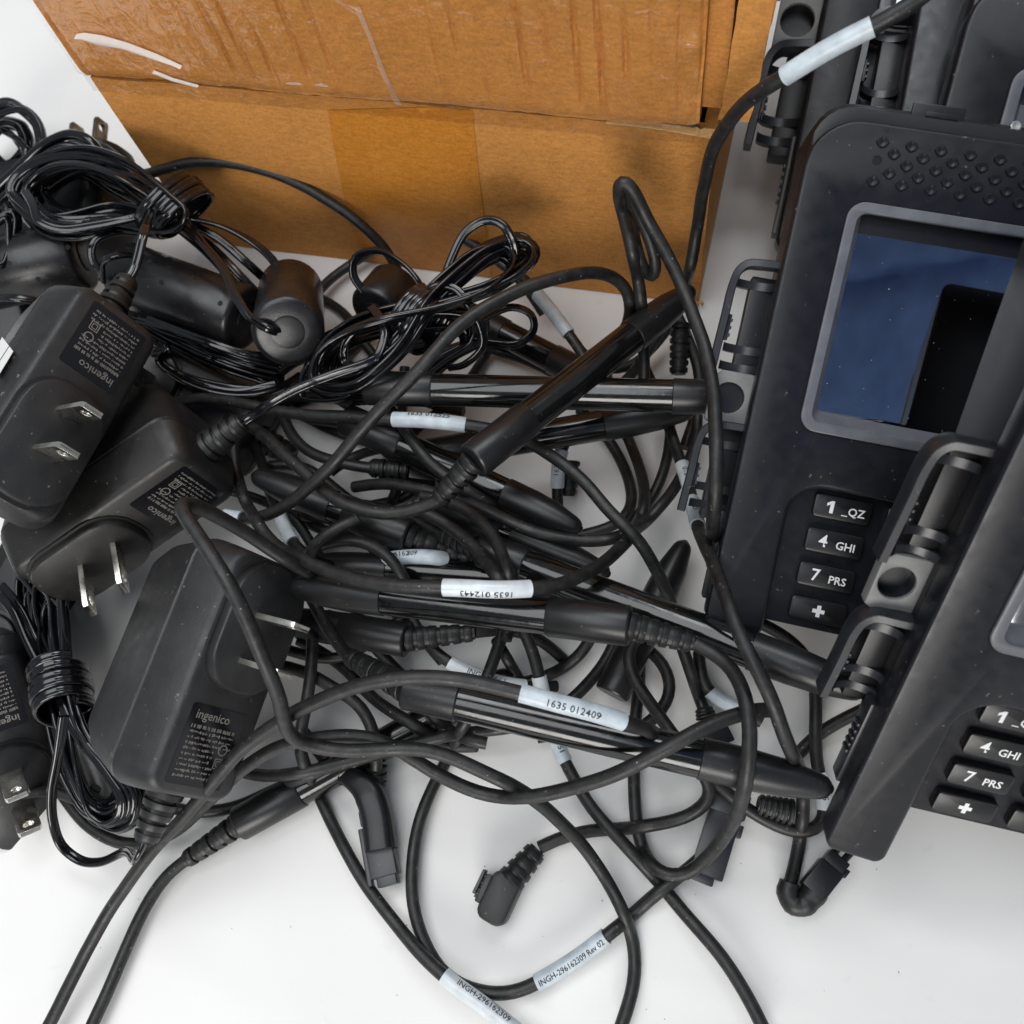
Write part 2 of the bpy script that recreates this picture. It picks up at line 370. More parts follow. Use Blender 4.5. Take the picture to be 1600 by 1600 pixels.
def fn_up(u, z):
    d = 1.2 + .9 * noise.noise(Vector((u * .022, z * .03, 5))) + .25 * noise.noise(Vector((u * .2, z * .05, 9)))
    for c, a, (za, zb) in zip(cre, cam_, cz):
        uu = u - c - .025 * (z - 100)
        if abs(uu) < 2: d -= a * 1.25 * math.exp(-(uu / (.42 if uu > 0 else .9)) ** 2) * (1 / (1 + math.exp(-(z - za) * .5))) * (1 / (1 + math.exp((z - zb) * .35)))
    if u < 16: d += (1 - u / 16) * (1.8 * noise.noise(Vector((u * .15, z * .16, 21))) - .9)
    if z < 81: d -= (81 - z) * .35
    return d
bpart('front_flap', panel_grid(4.2, WBOX + .5, SEAM + .3, 128, 0, fn_up, 330, 34, rag=lambda u, t: (1 - t) * (.9 * noise.noise(Vector((u * .09, 2, 0))) + .5 * noise.noise(Vector((u * .35, 5, 0))) + 2.2 * math.exp(-u / 7))), 'card')
bpart('clear_tape', panel_grid(5, WBOX + 1.6, SEAM - 5.5, 128, -.45, lambda u, z: max(fn_up(u, max(z, SEAM + 3)) if z > SEAM + 2 else fn_low(u, z), fn_low(u, z)) + (.35 * noise.noise(Vector((u * .13, z * .11, 4)))), 200, 36, thick=0), 'clear_tape', 60)
def plane_uv(px, py):                        # photo pixel on the box's front plane
    p = hit(px, py, Bc, EV); d = p - Bc; return d.dot(EU), d.z
def sliver(name, pts, m, lift=.8, v=-1.5, fnv=None):
    """ridge of lifted tape: outline of pixel pairs (upper, lower)"""
    b = newbm(); rows = []
    for (ua, za), (ub, zb) in pts:
        row = []
        for t, l in ((0, 0), (.3, .8), (.55, 1), (1, 0)):
            u = ua + (ub - ua) * t; z = za + (zb - za) * t
            row.append(b.verts.new(BP(u, v - (fnv(u, z) if fnv else 0) - l * lift, z)))
        rows.append(row)
    for r, q in zip(rows, rows[1:]):
        for i in range(3): b.faces.new((r[i], r[i + 1], q[i + 1], q[i]))
    return bpart(name, b, m, 60)
uv = plane_uv
sliver('tape_wrinkle_glint', [(uv(124, 45), uv(122, 50)), (uv(136, 43), uv(132, 55)), (uv(165, 48), uv(158, 63)), (uv(205, 60), uv(199, 72)), (uv(250, 78), uv(246, 86)), (uv(272, 88), uv(271, 91)), (uv(288, 95), uv(287, 97))], 'glint_tape', 1.2, -.9, fn_up)  # wrinkle ridge, its bright highlight painted in milky white
sliver('tape_wrinkle_glint', [(uv(243, 104), uv(241, 108)), (uv(275, 116), uv(272, 122)), (uv(312, 130), uv(310, 134))], 'glint_tape', .7, -.8, fn_up)  # second wrinkle, highlight painted the same way
sliver('tape_edge', [(uv(566, 0), uv(556, 0)), (uv(585, 50), uv(578, 50)), (uv(606, 108), uv(598, 108)), (uv(628, 162), uv(618, 160))], 'faint_tape', .3, -.75, fn_up)
for (xa, ya, xb, yb, w_) in ((452, 119, 476, 121, 3), (497, 121, 516, 124, 4), (690, 152, 694, 140, 2), (318, 86, 324, 96, 2)):  # small glints on the tape, painted as pale slivers
    sliver('tape_wrinkle_glint', [(uv(xa, ya), uv(xa, ya + 1)), (uv((xa + xb) / 2, (ya + yb) / 2 - w_ / 2), uv((xa + xb) / 2, (ya + yb) / 2 + w_)), (uv(xb, yb), uv(xb, yb + 1))], 'faint_tape', .4, -.8, fn_up)
tq = [uv(512, 172), uv(737, 166), uv(768, 432), uv(556, 404)]
b = newbm(); rows = []
for j in range(15):
    t = j / 14; row = []
    for i in range(13):
        s_ = i / 12
        uL = tq[0][0] + (tq[3][0] - tq[0][0]) * t; uR = tq[1][0] + (tq[2][0] - tq[1][0]) * t; zz = (tq[0][1] + (tq[3][1] - tq[0][1]) * t) * (1 - s_) + (tq[1][1] + (tq[2][1] - tq[1][1]) * t) * s_
        u = uL + (uR - uL) * s_; zz = max(1.2, min(SEAM - 1, zz))
        row.append(b.verts.new(BP(u, -.3 - fn_low(u, zz) - .12 * noise.noise(Vector((u * .15, zz * .1, 6))), zz)))
    rows.append(row)
for r, q in zip(rows, rows[1:]):
    for i in range(12): b.faces.new((r[i], r[i + 1], q[i + 1], q[i]))
bpart('brown_tape', b, 'brown_tape', 60)
# right side, the doubled corner of flaps, the torn lip
def slab(u0, u1, v0, v1, z0, z1, wob=.4, seed=0, nz=10, nv=10, slope=0.):
    """a board standing along v with slightly ragged edges"""
    b = newbm(); ring = []
    for j in range(nz + 1):
        z = z0 + (z1 - z0) * j / nz; r = []
        o = wob * noise.noise(Vector((z * .12, seed, 0))); e = slope * (1 - j / nz) ** 2
        for (u, v) in ((u0 + o, v0), (u1 + o, v0), (u1 + o, v1), (u0 + o, v1)): r.append(BP(u + e, v, z))
        ring.append(r)
    loft(b, ring); return b
bpart('side_panel', slab(-.2, 3.4, .3, DEP, .9, SEAM - 3, .3, 1), 'card')
bpart('side_flap', slab(-10.5, -6.8, 1, DEP, SEAM + 4, 128, .6, 2, slope=2.5), 'card')
bpart('corner_fold', slab(-10.3, -2.6, -1.6, 1.2, SEAM + 4.5, 128, .7, 3, slope=2.0), 'card')
bpart('corner_fold', slab(-1.3, 5.6, 3.9, 7.4, SEAM + 3, 128, .6, 4), 'card')
b = newbm(); loft(b, [[BP(-9, 1.5, z), BP(WBOX, 1.5, z), BP(WBOX, DEP, z), BP(-9, DEP, z)] for z in (128.2, 131)]); bpart('unseen_lid', b, 'card')  # top added out of view to keep light out of the box
bpart('back_panel', slab(0, WBOX, DEP - 3, DEP, .9, 128, 0, 5), 'card')
bpart('side_panel', slab(WBOX - 3.4, WBOX - .1, 3.7, DEP - 3.2, .9, 128, 0, 6), 'card')
b = newbm(); rows = []                        # torn paper lip at the corner
for k in range(61):
    u = -1.2 + 30 * k / 60; f_ = math.exp(-max(0, u) / 11); a = noise.noise(Vector((u * .5, 3, 0))); c_ = noise.noise(Vector((u * .9, 8, 0)))
    z = SEAM - .9 - 2.2 * math.exp(-(u / 9) ** 2)
    rows.append([b.verts.new(p) for p in (BP(u, -.15 - fn_low(u, z), z - .9 - .8 * f_ * (.6 + a)), BP(u, -.5 - fn_low(u, z) - .9 * f_, z - .1 + .25 * c_), BP(u, .6 - fn_low(u, z), z + .5 + (1.0 + .9 * c_) * f_), BP(u, 2.6, z + .2))])
for r, q in zip(rows, rows[1:]):
    for i in range(3): b.faces.new((r[i], r[i + 1], q[i + 1], q[i]))
bpart('torn_edge', b, 'card_pale')
b = newbm()
for k in range(14):
    u = random.uniform(-2.2, 1.2); z = random.uniform(.8, 3.6); p = [BP(u, -.3, z), BP(u + random.uniform(.6, 1.6), -.5, z + .2), BP(u + random.uniform(-.3, .8), -1.5 - random.random(), z + random.uniform(-.4, .6))]
    b.faces.new([b.verts.new(q) for q in p])
bpart('torn_edge', b, 'card_pale')
# ================================================================== payment terminals
def trot(yaw, pitch, roll):
    return Matrix.Rotation(yaw, 3, 'Z') @ Matrix.Rotation(roll, 3, 'Y') @ Matrix.Rotation(pitch, 3, 'X')
RAD = math.radians
_tm = {}
def shared(key, build, m, ang=38):
    """mesh data built once and shared by alike pieces"""
    if key not in _tm:
        o = obj(key, build(), m, None, ang); _tm[key] = o.data; bpy.data.objects.remove(o)
    return _tm[key]
WT, LT = 112.0, 132.0
def arc2(cx, cy, r, a0, a1, n=6): return [(cx + r * math.cos(RAD(a0 + (a1 - a0) * k / n)), cy + r * math.sin(RAD(a0 + (a1 - a0) * k / n))) for k in range(n + 1)]
def face_bm(LE=133.0):
    out = arc2(13, -13, 13, 90, 180, 8)[::-1]                       # left edge up to the top
    o = [(0, -13)] + arc2(13, -13, 13, 180, 90, 8) + arc2(WT - 13, -13, 13, 90, 0, 8)
    o += arc2(WT - 3, -LT - 1, 3, 0, -90, 3) + arc2(WT - 11, -LT - 1, 3, 270, 180, 3)
    o += arc2(WT - 22, -102, 8, 0, 90, 6) + arc2(24.5, -102, 9, 90, 170, 6)
    o += arc2(13.2, -LE, 3, 0, -80, 4) + arc2(4, -LE + 1.5, 3.6, 250, 180, 4)
    hole = rrect(82, 57.6, 3.6, 13.9 + 41, -20.2 - 29.2, 5)
    return plate2d([o, hole], -8, 0, 1.25)
def casing_bm():
    b = newbm()
    def ring(i, w0, w1, ext, r=10):
        pts = rrect(WT - 2 * i, LT - 2 * i + ext, r, WT / 2, -LT / 2 + ext / 2, 6)
        return [Vector((x, y, w0 + (w1 - w0) * max(0, min(1, -y / LT)))) for x, y in pts]
    loft(b, [ring(1.2, -2.2, -7.6, 0), ring(.8, -3.0, -8, 4.5), ring(.6, -7, -9, 6.5), ring(1.0, -24, -11, 6.5, 6), ring(1.4, -39, -13, 6, 3), ring(2.6, -40, -14, 4, 2.5)])
    return b
def terminal(label, yaw, pitch, roll, t, s, leg=133, keysT=True, dots=True):
    p = Vector(CAMP) + (Vector(t) - Vector(CAMP)) * s
    root = empty('payment_terminal', tuple(p), trot(yaw, pitch, roll), s)
    tag(root, label, 'payment terminal', 'payment terminals overlapping along the right')
    def part(name, key, build, m, par=None, loc=None, ang=38, rz=0):
        o = obj(name, None, m, par or root, share=shared(key, build, m, ang))
        if loc: o.location = Vector(loc) * S
        return o
    part('casing', 'casing', casing_bm, 'casing_gloss')
    part('face', 'face%d' % leg, lambda: face_bm(leg), 'casing', ang=30)
    def bez():
        b = plate2d([rrect(83.4, 59.2, 4.4, 54.9, -49.4, 6), rrect(78, 53.8, 2.6, 54.9, -49.4, 6)], -1.0, .55, .35)
        rings = [[Vector((x, y, z)) for x, y in rrect(w_, h_, r_, 54.9 + dx, -49.4 + dy, 6)] for w_, h_, r_, z, dx, dy in ((78.2, 54, 2.6, .1, 0, 0), (75.4, 52.4, 1.4, -3.4, 0.2, 2.3))]
        loft(b, rings, False, False); return b
    part('bezel', 'bezel', bez, 'bezel', ang=30)
    part('screen', 'screen', lambda: plate2d([rrect(76, 53.2, 1.5, 55.2, -47.1, 4)], -4.4, -3.3, .1), 'screen')
    def panel():
        b = newbm(); loft(b, [[Vector((x, y, z)) for x, y in rrect(WT - 16, 38.8, 1.5, WT / 2, -112.0, 3)] for z in (-12, -6.0)]); return b
    kp = part('keypad', 'keypad', panel, 'casing')
    def keyb(w_): return lambda: (lambda b: (rbox(b, w_, 6.3, -6.2, -3.6, 1.1, .45), b)[1])(newbm())
    names = [['1', '4', '7', '+'], ['2', '5', '8', '0']]; subs = [['_QZ', 'GHI', 'PRS', ''], ['ABC', 'JKL', 'TUV', '']]
    for c in range(3):
        for r in range(4):
            kx = 22.4 + 18.9 * c + 7.5; ky = -94.4 - 9.44 * r - 3.15
            k = part('key', 'key', keyb(15), 'key', kp, (kx, ky, 0))
            if c > 1 or not keysT: continue
            def txt(nm=names[c][r], sb=subs[c][r]):
                b = newbm()
                if nm == '+':
                    for q in (((0, 0, 0), (3.2, 1.05, .05)), ((0, 0, 0.01), (1.05, 3.2, .05))): merge(b, bbox(q[0], q[1], 0))
                else:
                    if nm == '1': merge(b, xf(plate2d([[(-.1, -1.65), (.85, -1.65), (.85, 1.65), (.1, 1.65), (-1.0, .95), (-1.0, .15), (-.1, .65)]], 0, .01), Matrix.Translation((-3.2, 0, 0))))
                    else: merge(b, xf(text_bm(nm, 4.6, 'CENTER', .06), Matrix.Translation((-3.0 if sb else 0, 0, 0))))
                    if sb: merge(b, xf(text_bm(sb, 3.0, 'CENTER', .05), Matrix.Translation((2.9, -.45, 0))))
                for v in b.verts: v.co = v.co + Vector((kx, ky, -3.52))
                return b
            part('key_print', 'print_%d%d' % (c, r), txt, 'white_ink', kp, ang=None)
    if dots:
        def stud():
            b = newbm(); loft(b, [[Vector((x * q, y * q, z)) for x, y in ((-1, 0), (-.6, -.62), (0, -.9), (.6, -.62), (1, 0), (.6, .62), (0, .9), (-.6, .62))] for q, z in ((1.75, -.1), (1.45, .42), (1.25, .45), (.35, .06))]); return b
        for r in range(5):
            for c in range(9 if r % 2 == 0 else 8):
                if r == 2 and c == 0: continue
                part('speaker_stud', 'stud', stud, 'casing', None, (17.8 + 7.1 * c + (3.4 if r % 2 else 0) - .05 * r, -4.9 - 2.42 * r, 0))
        part('status_light', 'status', lambda: (lambda b: (lathe(b, (0, 0, -.2), (0, 0, 1), [(0, 1.2), (.35, 1.2), (.4, .9), (.2, .85)], 16), b)[1])(newbm()), 'hole', None, (17.4, -9.3, 0))
    # rear lip: tab and screw
    part('rear_tab', 'rear_tab', lambda: merge(bbox((30, 4.6, -3.6), (13, 5, 1.2), .5), bbox((31, 4.4, -2.9), (8, 1.2, .5), .1)), 'casing_gloss')
    part('screw', 'screw', lambda: (lambda b: (lathe(b, (49, 4.8, -4), (49, 5.0, 0), [(-1, 1.3), (.3, 1.3), (.5, 1.0), (.45, .3), (.2, .2)], 14), b)[1])(newbm()), 'metal')
    # stylus holder down the left flank
    def clip(v0, v1):
        def bld():
            b = newbm()
            path = catmull([(1.5, v0 + .2, -9), (-4, v0, -9.4), (-7.8, v0 - .5, -10), (-9.8, v0 - 2.6, -10.4), (-10.6, v0 - 6.5, -10.8), (-10.8, v0 - 14, -11), (-11.3, v1 - .5, -11.2)], .8)
            fr = []
            for i in range(len(path)):
                tt = (path[min(len(path) - 1, i + 1)] - path[max(0, i - 1)]).normalized(); up = Vector((0, 0, 1)); x = up.cross(tt).normalized(); fr.append((x, tt.cross(x), tt))
            sweep(b, path, [(-.95, -3.6), (.95, -3.6), (1.1, 2.0), (.85, 2.35), (-.85, 2.35), (-1.1, 2.0)], fr=fr)
            for vv in (v0 - 5.2, v1 + 7.2, v1 + 2.2):                # saddle ribs
                n = 10; rr = []
                for k in range(n + 1):
                    a = math.pi * (1 + k / n); u = -4.6 + 5.6 * math.cos(a); zc = -9.6 + 3.4 * math.sin(a)
                    if vv < v0 - 8: u = u * .93
                    rr.append([Vector((u, vv - 1.1, zc)), Vector((u, vv + 1.1, zc)), Vector((u, vv + 1.1, zc - 2.4)), Vector((u, vv - 1.1, zc - 2.4))])
                loft(b, rr)
            merge(b, bbox((-9.6, (v0 + v1) / 2 - 2.5, -12.0), (1.6, 7, 2.6), .25))
            for k in range(3): merge(b, bbox((-8.7, (v0 + v1) / 2 - 4.6 + 2 * k, -11.4), (.6, .8, 2.0), .1))
            return b
        return bld
    part('stylus_clip', 'clip_u', clip(-37.5, -67.5), 'clipgrey'); part('stylus_clip', 'clip_l', clip(-81.5, -106.5), 'clipgrey')
    def chan(v0, v1): return lambda: bbox((-2.2, (v0 + v1) / 2, -16.5), (7.0, v0 - v1, 7), .8)
    part('clip_channel', 'chan_u', chan(-40, -67), 'casing_gloss'); part('clip_channel', 'chan_l', chan(-82, -108), 'casing_gloss')
    circ_ = [(x - 5.0, y - 73.8) for x, y in circ(4.3, 20)]
    hb = part('holder_block', 'block', lambda: plate2d([[(1.5, -66.5), (-8.0, -66.5), (-10.2, -68.5), (-10.2, -80.5), (-8, -81.8), (1.5, -81.8)], circ_], -15.5, -11.6, .3), 'block', ang=30)
    part('socket', 'socket', lambda: (lambda b: (lathe(b, (-5.0, -73.8, -17), (-5.0, -73.8, 0), [(0, 4.35), (4.2, 4.35), (4.4, 4.25), (.5, 4.2)], 20, True), b)[1])(newbm()), 'clipgrey', hb)
    # ridged slide on the flank near the foot
    part('side_slide', 'slide', lambda: bbox((.2, -117, -9.5), (1.8, 25, 5.2), .5), 'clipgrey')
    for k in range(5): part('slide_ridge', 'ridge%d' % k, lambda k=k: bbox((-.9, -112 - 2.1 * k, -9.5), (.8, 1.0, 3.6), .2), 'clipgrey')
    return root
T_A = terminal('middle payment terminal, its screen mirroring blue cloth above the keypad', RAD(-13.86), RAD(27.28), RAD(4.86), (54.0, 180.85, 80.1), .91)
T_B = terminal('front payment terminal leaning over the others, its keypad in the lower right corner', RAD(-12.77), RAD(46.81), RAD(10.63), (87.56, 101.3, 112.26), .90, leg=144)
T_C = terminal('payment terminal nearest the cardboard box, only its clips and long foot showing', RAD(-14.4), RAD(25.8), RAD(1.7), (73.1, 265.0, 128.1), 1.22)
T_D = terminal('payment terminal at the top edge showing just one clip and a narrow strip', RAD(-13.9), RAD(13.8), RAD(4.0), (98.9, 263.5, 81.1), 1.0)
T_E = terminal('payment terminal in the upper right corner showing only a plain face edge', RAD(-16.1), RAD(25.7), RAD(4.9), (87.8, 193.7, 105.6), 1.13)
# ================================================================== power adapters
def adapter(label, o2, z, n, a=None, b_=None, x=None, m='abs', rot=0., dim=(61, 24, 38), yo=-1., blade='metal', ptw=0., text=True):
    n = Vector(n).normalized(); o = P(*o2, z)
    if x is None: X = (hit(*b_, o, n) - hit(*a, o, n)).normalized()
    else: X = Vector(x); X = (X - n * X.dot(n)).normalized()
    Y = n.cross(X)
    if rot: X = (X + Y * rot).normalized(); Y = n.cross(X)
    rotm = Matrix((X, Y, n)).transposed()
    root = empty('power_adapter', tuple(o), rotm); tag(root, label, 'power adapter', 'black plug in power adapters')
    L, Wd, D = dim; cx = -16.5
    def ring(l, w, r, zz, yy=0): return [Vector((px, py, zz)) for px, py in rrect(l, w, r, cx, yo + yy, 5)]
    b = newbm(); loft(b, [ring(L + 2.6, Wd + 7.6, 6, -12.2), ring(L + 2.2, Wd + 6.6, 6, -9.5), ring(L + .4, Wd + 1.6, 4.8, -2.0), ring(L - .8, Wd, 4.2, -.7), ring(L - 2.6, Wd - 2, 3.6, 0)])
    obj('front_shell', b, m, root)
    b = newbm(); loft(b, [ring(L - 14, Wd - 6, 4, -D), ring(L - 10, Wd - 2, 5, -D + 1.2), ring(L - 3, Wd + 3.0, 6, -D + 9), ring(L + 2.4, Wd + 7.4, 6, -13.6), ring(L + 1.4, Wd + 6.4, 6, -12.9), ring(L + 1.4, Wd + 6.4, 6, -12.0)])
    obj('rear_shell', b, m, root)
    disc = [(px, py) for px, py in rrect(34, Wd - 1.2, 9.8, -29.2, yo, 6)]
    b = newbm(); loft(b, [[Vector((-29.2 + (px + 29.2) * k, yo + (py - yo) * k, zz)) for px, py in disc] for k, zz in ((1.03, -.4), (1.03, .5), (.97, .6), (.97, 2.3), (.955, 2.9), (.92, 3.2))])
    obj('plug_face', b, m, root)
    for xc in (-20.6, -32.3):
        bl = plate2d([[(-3.1, 0), (3.1, 0), (3.1, 14.0), (2.5, 15.0), (-2.5, 15.0), (-3.1, 14.0)], [(q[0], q[1] + 11.8) for q in circ(1.5, 12)]], -.75, .75, .12)
        mt = Matrix(((0, 0, 1, xc), (1, 0, 0, yo - .3), (0, 1, 0, 2.6), (0, 0, 0, 1)))
        obj('prong', xf(bl, mt @ Matrix.Rotation(ptw, 4, 'Y')), blade, root)
    lp = plate2d([rrect(19.4, 16.6, .8, 1.5, yo - .6, 3)], -.3, .12, 0)
    lb = obj('rating_label', lp, 'plate', root)
    if text:
        b = newbm(); T0 = Matrix(((0, -1, 0, 0), (1, 0, 0, 0), (0, 0, 1, 0), (0, 0, 0, 1)))     # text runs along +y, its top towards the prongs
        def put(bb, up, run): merge(b, xf(bb, Matrix.Translation((1.5 - up, yo - .6 + run, .17)) @ T0))
        put(text_bm('ingenico', 3.1, 'LEFT', .03), 7.2, -6.6)
        rnd = random.Random(sum(map(ord, label)))
        for k in range(10):                  # illegible small print
            xx = -6.8; lim = 6.6 if k not in (4, 5, 6) else 2.4
            while xx < lim:
                w_ = rnd.uniform(.12, .42); put(bbox((w_ / 2, rnd.uniform(-.1, .1), 0), (w_, rnd.uniform(.2, .72) if k else .85, .02), 0), 4.3 - 1.32 * k, xx); xx += w_ + (rnd.uniform(.1, .2) if rnd.random() < .8 else .55)
        for q in ((-3.4, 4.8),):
            put(plate2d([rrect(2.6, 2.6, .1, 0, 0, 1), rrect(2.1, 2.1, .1, 0, 0, 1)], 0, .02), q[0], q[1]); put(plate2d([rrect(1.5, 1.5, .1, 0, 0, 1), rrect(1.1, 1.1, .1, 0, 0, 1)], 0, .02), q[0], q[1])
            put(plate2d([circ(1.4, 14), circ(1.1, 14)], 0, .02), q[0] + 3.4, q[1])
        obj('label_print', b, 'grey_ink', lb, None)
    strain(root, (14.4, yo, -10), (15.6 + 12, yo, -10.5), 5.0, 3.0, local=True)
    return root, (lambda v: o + rotm @ Vector(v))
def strain(parent, A, B, r0, r1, local=False, name='strain_relief', off=None, nseg=5, m='relief'):
    """ridged strain relief with staggered gaps from A (thick) to B"""
    A = Vector(A); B = Vector(B); L = (B - A).length; x, y, d = frame_from(B - A); b = newbm()
    lathe(b, A, B, [(0, r0 * .80), (L, r1 * .80)], 14)
    for k in range(nseg):
        t0 = L * (k + .08) / nseg; t1 = L * (k + .76) / nseg; ra = r0 + (r1 - r0) * t0 / L; rb = r0 + (r1 - r0) * t1 / L
        lathe(b, A, B, [(t0, ra * .6), (t0, ra * .95), (t0 + .2, ra), (t1 - .2, rb), (t1, rb * .95), (t1, rb * .6)], 16)
        if k < nseg - 1:                      # bridges between the rings
            t2 = L * (k + 1.1) / nseg; sg = y if k % 2 else -y
            for q in (sg,):
                n = 6; rr = []
                for tt in (t1 - .1, t2):
                    rr.append([A + d * tt + (q * math.cos(a) + x * math.sin(a)) * rb * f_ for f_ in (.97,) for a in [math.radians(-55 + 110 * i / n) for i in range(n + 1)]] + [A + d * tt + (q * math.cos(a) + x * math.sin(a)) * rb * .6 for a in [math.radians(55 - 110 * i / n) for i in range(n + 1)]])
                loft(b, rr)
    return obj(name, b, m, parent, off=off)
A1, A1p = adapter('power adapter with prongs facing right and white sticker corner, nearest the left edge', (150, 545), 72, (.84, -.24, .49), (92, 562), (150, 469), m='abs_grey')
A2, A2p = adapter('power adapter with prongs pointing down, wedged between the two other upright adapters', (263, 779), 45, (.41, -.88, .22), (181, 784), (287, 722), rot=.10, yo=-1.4, m='abs_brown', ptw=RAD(-22))
A3, A3p = adapter('power adapter on its edge below the middle of the heap, broad back to the left', (335, 1160), 45, (.84, -.31, .42), (425, 985), (345, 1200), m='abs_grey')
A4, A4p = adapter('power adapter cut off by the lower left edge, two wide prongs lying near the paper', (-28, 1110), 26, (.65, -.495, .56), x=(-.05, .75, .66))
A5, A5p = adapter('power adapter hidden behind the upper coil with two brown prongs standing up', (45, 272), 14, (.05, .95, .22), x=(-1, .05, -.2), blade='darkmetal', text=False)
A6, A6p = adapter('power adapter lying flat under the glossy cord loops left of the tangle', (330, 640), 24, (.1, -.25, .96), x=(.9, -.5, .1), m='abs_brown', text=False)
A7, A7p = adapter('power adapter buried at the left edge beneath the adapter with the sticker', (30, 900), 12, (.1, -.2, .96), x=(.4, .9, .0), text=False)
A8, A8p = adapter('power adapter under the fat ferrite core at the left edge, mostly hidden', (12, 505), 16, (.1, -.2, .96), x=(.5, .85, 0), text=False)
A9, A9p = adapter('power adapter lying under the lying ferrite core, mostly hidden in shadow', (230, 520), 12, (.05, -.1, .99), x=(.3, .95, 0), text=False)
A1m = A1.matrix_world.to_3x3().normalized(); yv = A1m.col[1]; po = A1p((0, 14.6, 0))
b = newbm(); tri = [hit(px, py, po, yv) for px, py in ((-14, 560), (4, 527), (21, 549), (-4, 590))]
vs = [b.verts.new(p) for p in tri] + [b.verts.new(p + yv * .12) for p in tri]
b.faces.new(vs[:4]); b.faces.new(vs[4:][::-1])
for k in range(4): b.faces.new((vs[k], vs[(k + 1) % 4], vs[4 + (k + 1) % 4], vs[4 + k]))
st = obj('sticker', b, 'white', None, 30, off=tuple(po))
# ================================================================== cords
NODES = []                                    # round cords and styluses that are lifted apart from one another
class Cord:
    def __init__(s, pts, r=1.72, name='cord', label=None, cat='cord', sleeves=(), owner=None, group='loose black cords in the tangle', fixed=False):
        s.pts = catmull([P(*p) for p in pts], 2.0); s.r = r; s.name = name; s.label = label; s.cat = cat; s.sleeves = sleeves; s.owner = owner; s.group = group; s.obj = None; s.extra = []
        CORDS.append(s)
CORDS = []; STY = []
CG = 'round black cords in the tangle'
def cord(label, pts, sleeves=(), r=1.72, owner=None, **k): return Cord(pts, r, 'cord', label, 'cord', sleeves, owner, CG, **k)
# ---- styluses: grip end A, tip end B (pixels + height); rear = length of rear sleeve
class Stylus: pass
def stylus(label, A, B, r=4.5, tip=True, relief=None, rear=20., coneL=27., m='tube', collar=True):
    s = Stylus(); s.A = P(*A); s.B = P(*B); s.r = r; s.label = label; s.tip = tip; s.relief = P(*relief) if relief else None; s.rear = rear; s.coneL = coneL; s.cords = []; STY.append(s); return s
S1 = stylus('stylus rising steeply across the others towards the box corner', (738, 722, 60), (1082, 452, 40), relief=(684, 782, 53))
S2 = stylus('stylus lying level with its tip in the middle terminal grey holder', (572, 606, 46), (1158, 622, 46), coneL=18)
S3 = stylus('stylus just below the level one, half hidden, slanting slightly up to the right', (640, 716, 26), (1085, 640, 24))
S4 = stylus('stylus with its ridged cord end pointing right, lying across the middle above the long one', (985, 978, 52), (452, 916, 46), relief=(1083, 1004, 50))
S5 = stylus('long stylus slanting down right into the lower clip of the front terminal', (752, 858, 34), (1352, 1083, 44), relief=(690, 836, 30), rear=14)
S6 = stylus('nearest stylus with rounded tip, lying over the white paper below the middle', (632, 1076, 46), (1300, 1233, 40), r=4.6, relief=(545, 1026, 36), coneL=30, rear=14)
S7 = stylus('stylus with a blunt tapered tip pointing at the bare paper in the middle', (540, 655, 34), (908, 828, 30), coneL=24)
S8 = stylus('stylus on the paper at lower left, ridged end down beside the largest adapter', (372, 1288, 7), (800, 1052, 9), relief=(290, 1344, 5))
S9 = stylus('stylus with its ridged end in the thick of the tangle, below the tapered tip', (640, 838, 30), (395, 742, 34), relief=(738, 874, 25))
S10 = stylus('stylus with only its black pointed tip showing near the middle terminal foot', (955, 1085, 10), (1071, 846, 12), coneL=24)
S11 = stylus('stylus buried beneath the others, short thick grip end left of the printed white sleeves', (637, 1000, 22), (420, 965, 20), relief=(742, 988, 20))
S12 = stylus('stylus lying lowest behind the level one, near the foot of the box', (945, 603, 14), (690, 470, 12))
S13 = stylus('thin part of a stylus beneath the upside down printed sleeve', (905, 912, 26), (470, 880, 24), r=4.2)
S14 = stylus('stylus with its shiny collar emerging from under the long slanting one', (690, 790, 22), (952, 898, 20), coneL=30)
# ---- cords
cord('round cord sweeping from the stylus ends up to a loop under the box corner', [(350, 806, 34), (379, 811, 36), (412, 809, 40), (441, 795, 44), (480, 764, 50), (514, 733, 55), (547, 691, 60), (581, 654, 64), (618, 615, 68), (665, 567, 72), (712, 512, 74), (759, 478, 74), (806, 456, 72), (853, 437, 70), (900, 428, 66), (940, 426, 60), (972, 437, 54), (985, 460, 48), (984, 495, 40), (970, 535, 32), (952, 570, 24)], [((328, 798), (362, 808), '', 0)])
cord('round cord arching along the foot of the box from behind the upper coil', [(215, 275, 40), (266, 262, 44), (300, 253, 46), (350, 253, 46), (400, 262, 44), (462, 284, 40), (525, 322, 35), (572, 356, 29), (603, 388, 22), (625, 430, 14), (640, 470, 8)])
cord('round cord humped behind the middle coil against the brown tape', [(470, 500, 6), (506, 444, 5), (544, 416, 6), (580, 393, 8), (619, 372, 14), (666, 362, 18), (712, 367, 20), (744, 384, 20), (790, 416, 18), (822, 448, 14), (850, 490, 8)])
cord('short round cord curving out behind the middle ferrite onto the paper', [(495, 462, 4), (515, 472, 4), (534, 484, 5), (550, 502, 6), (570, 540, 6), (600, 570, 6)], r=1.62)
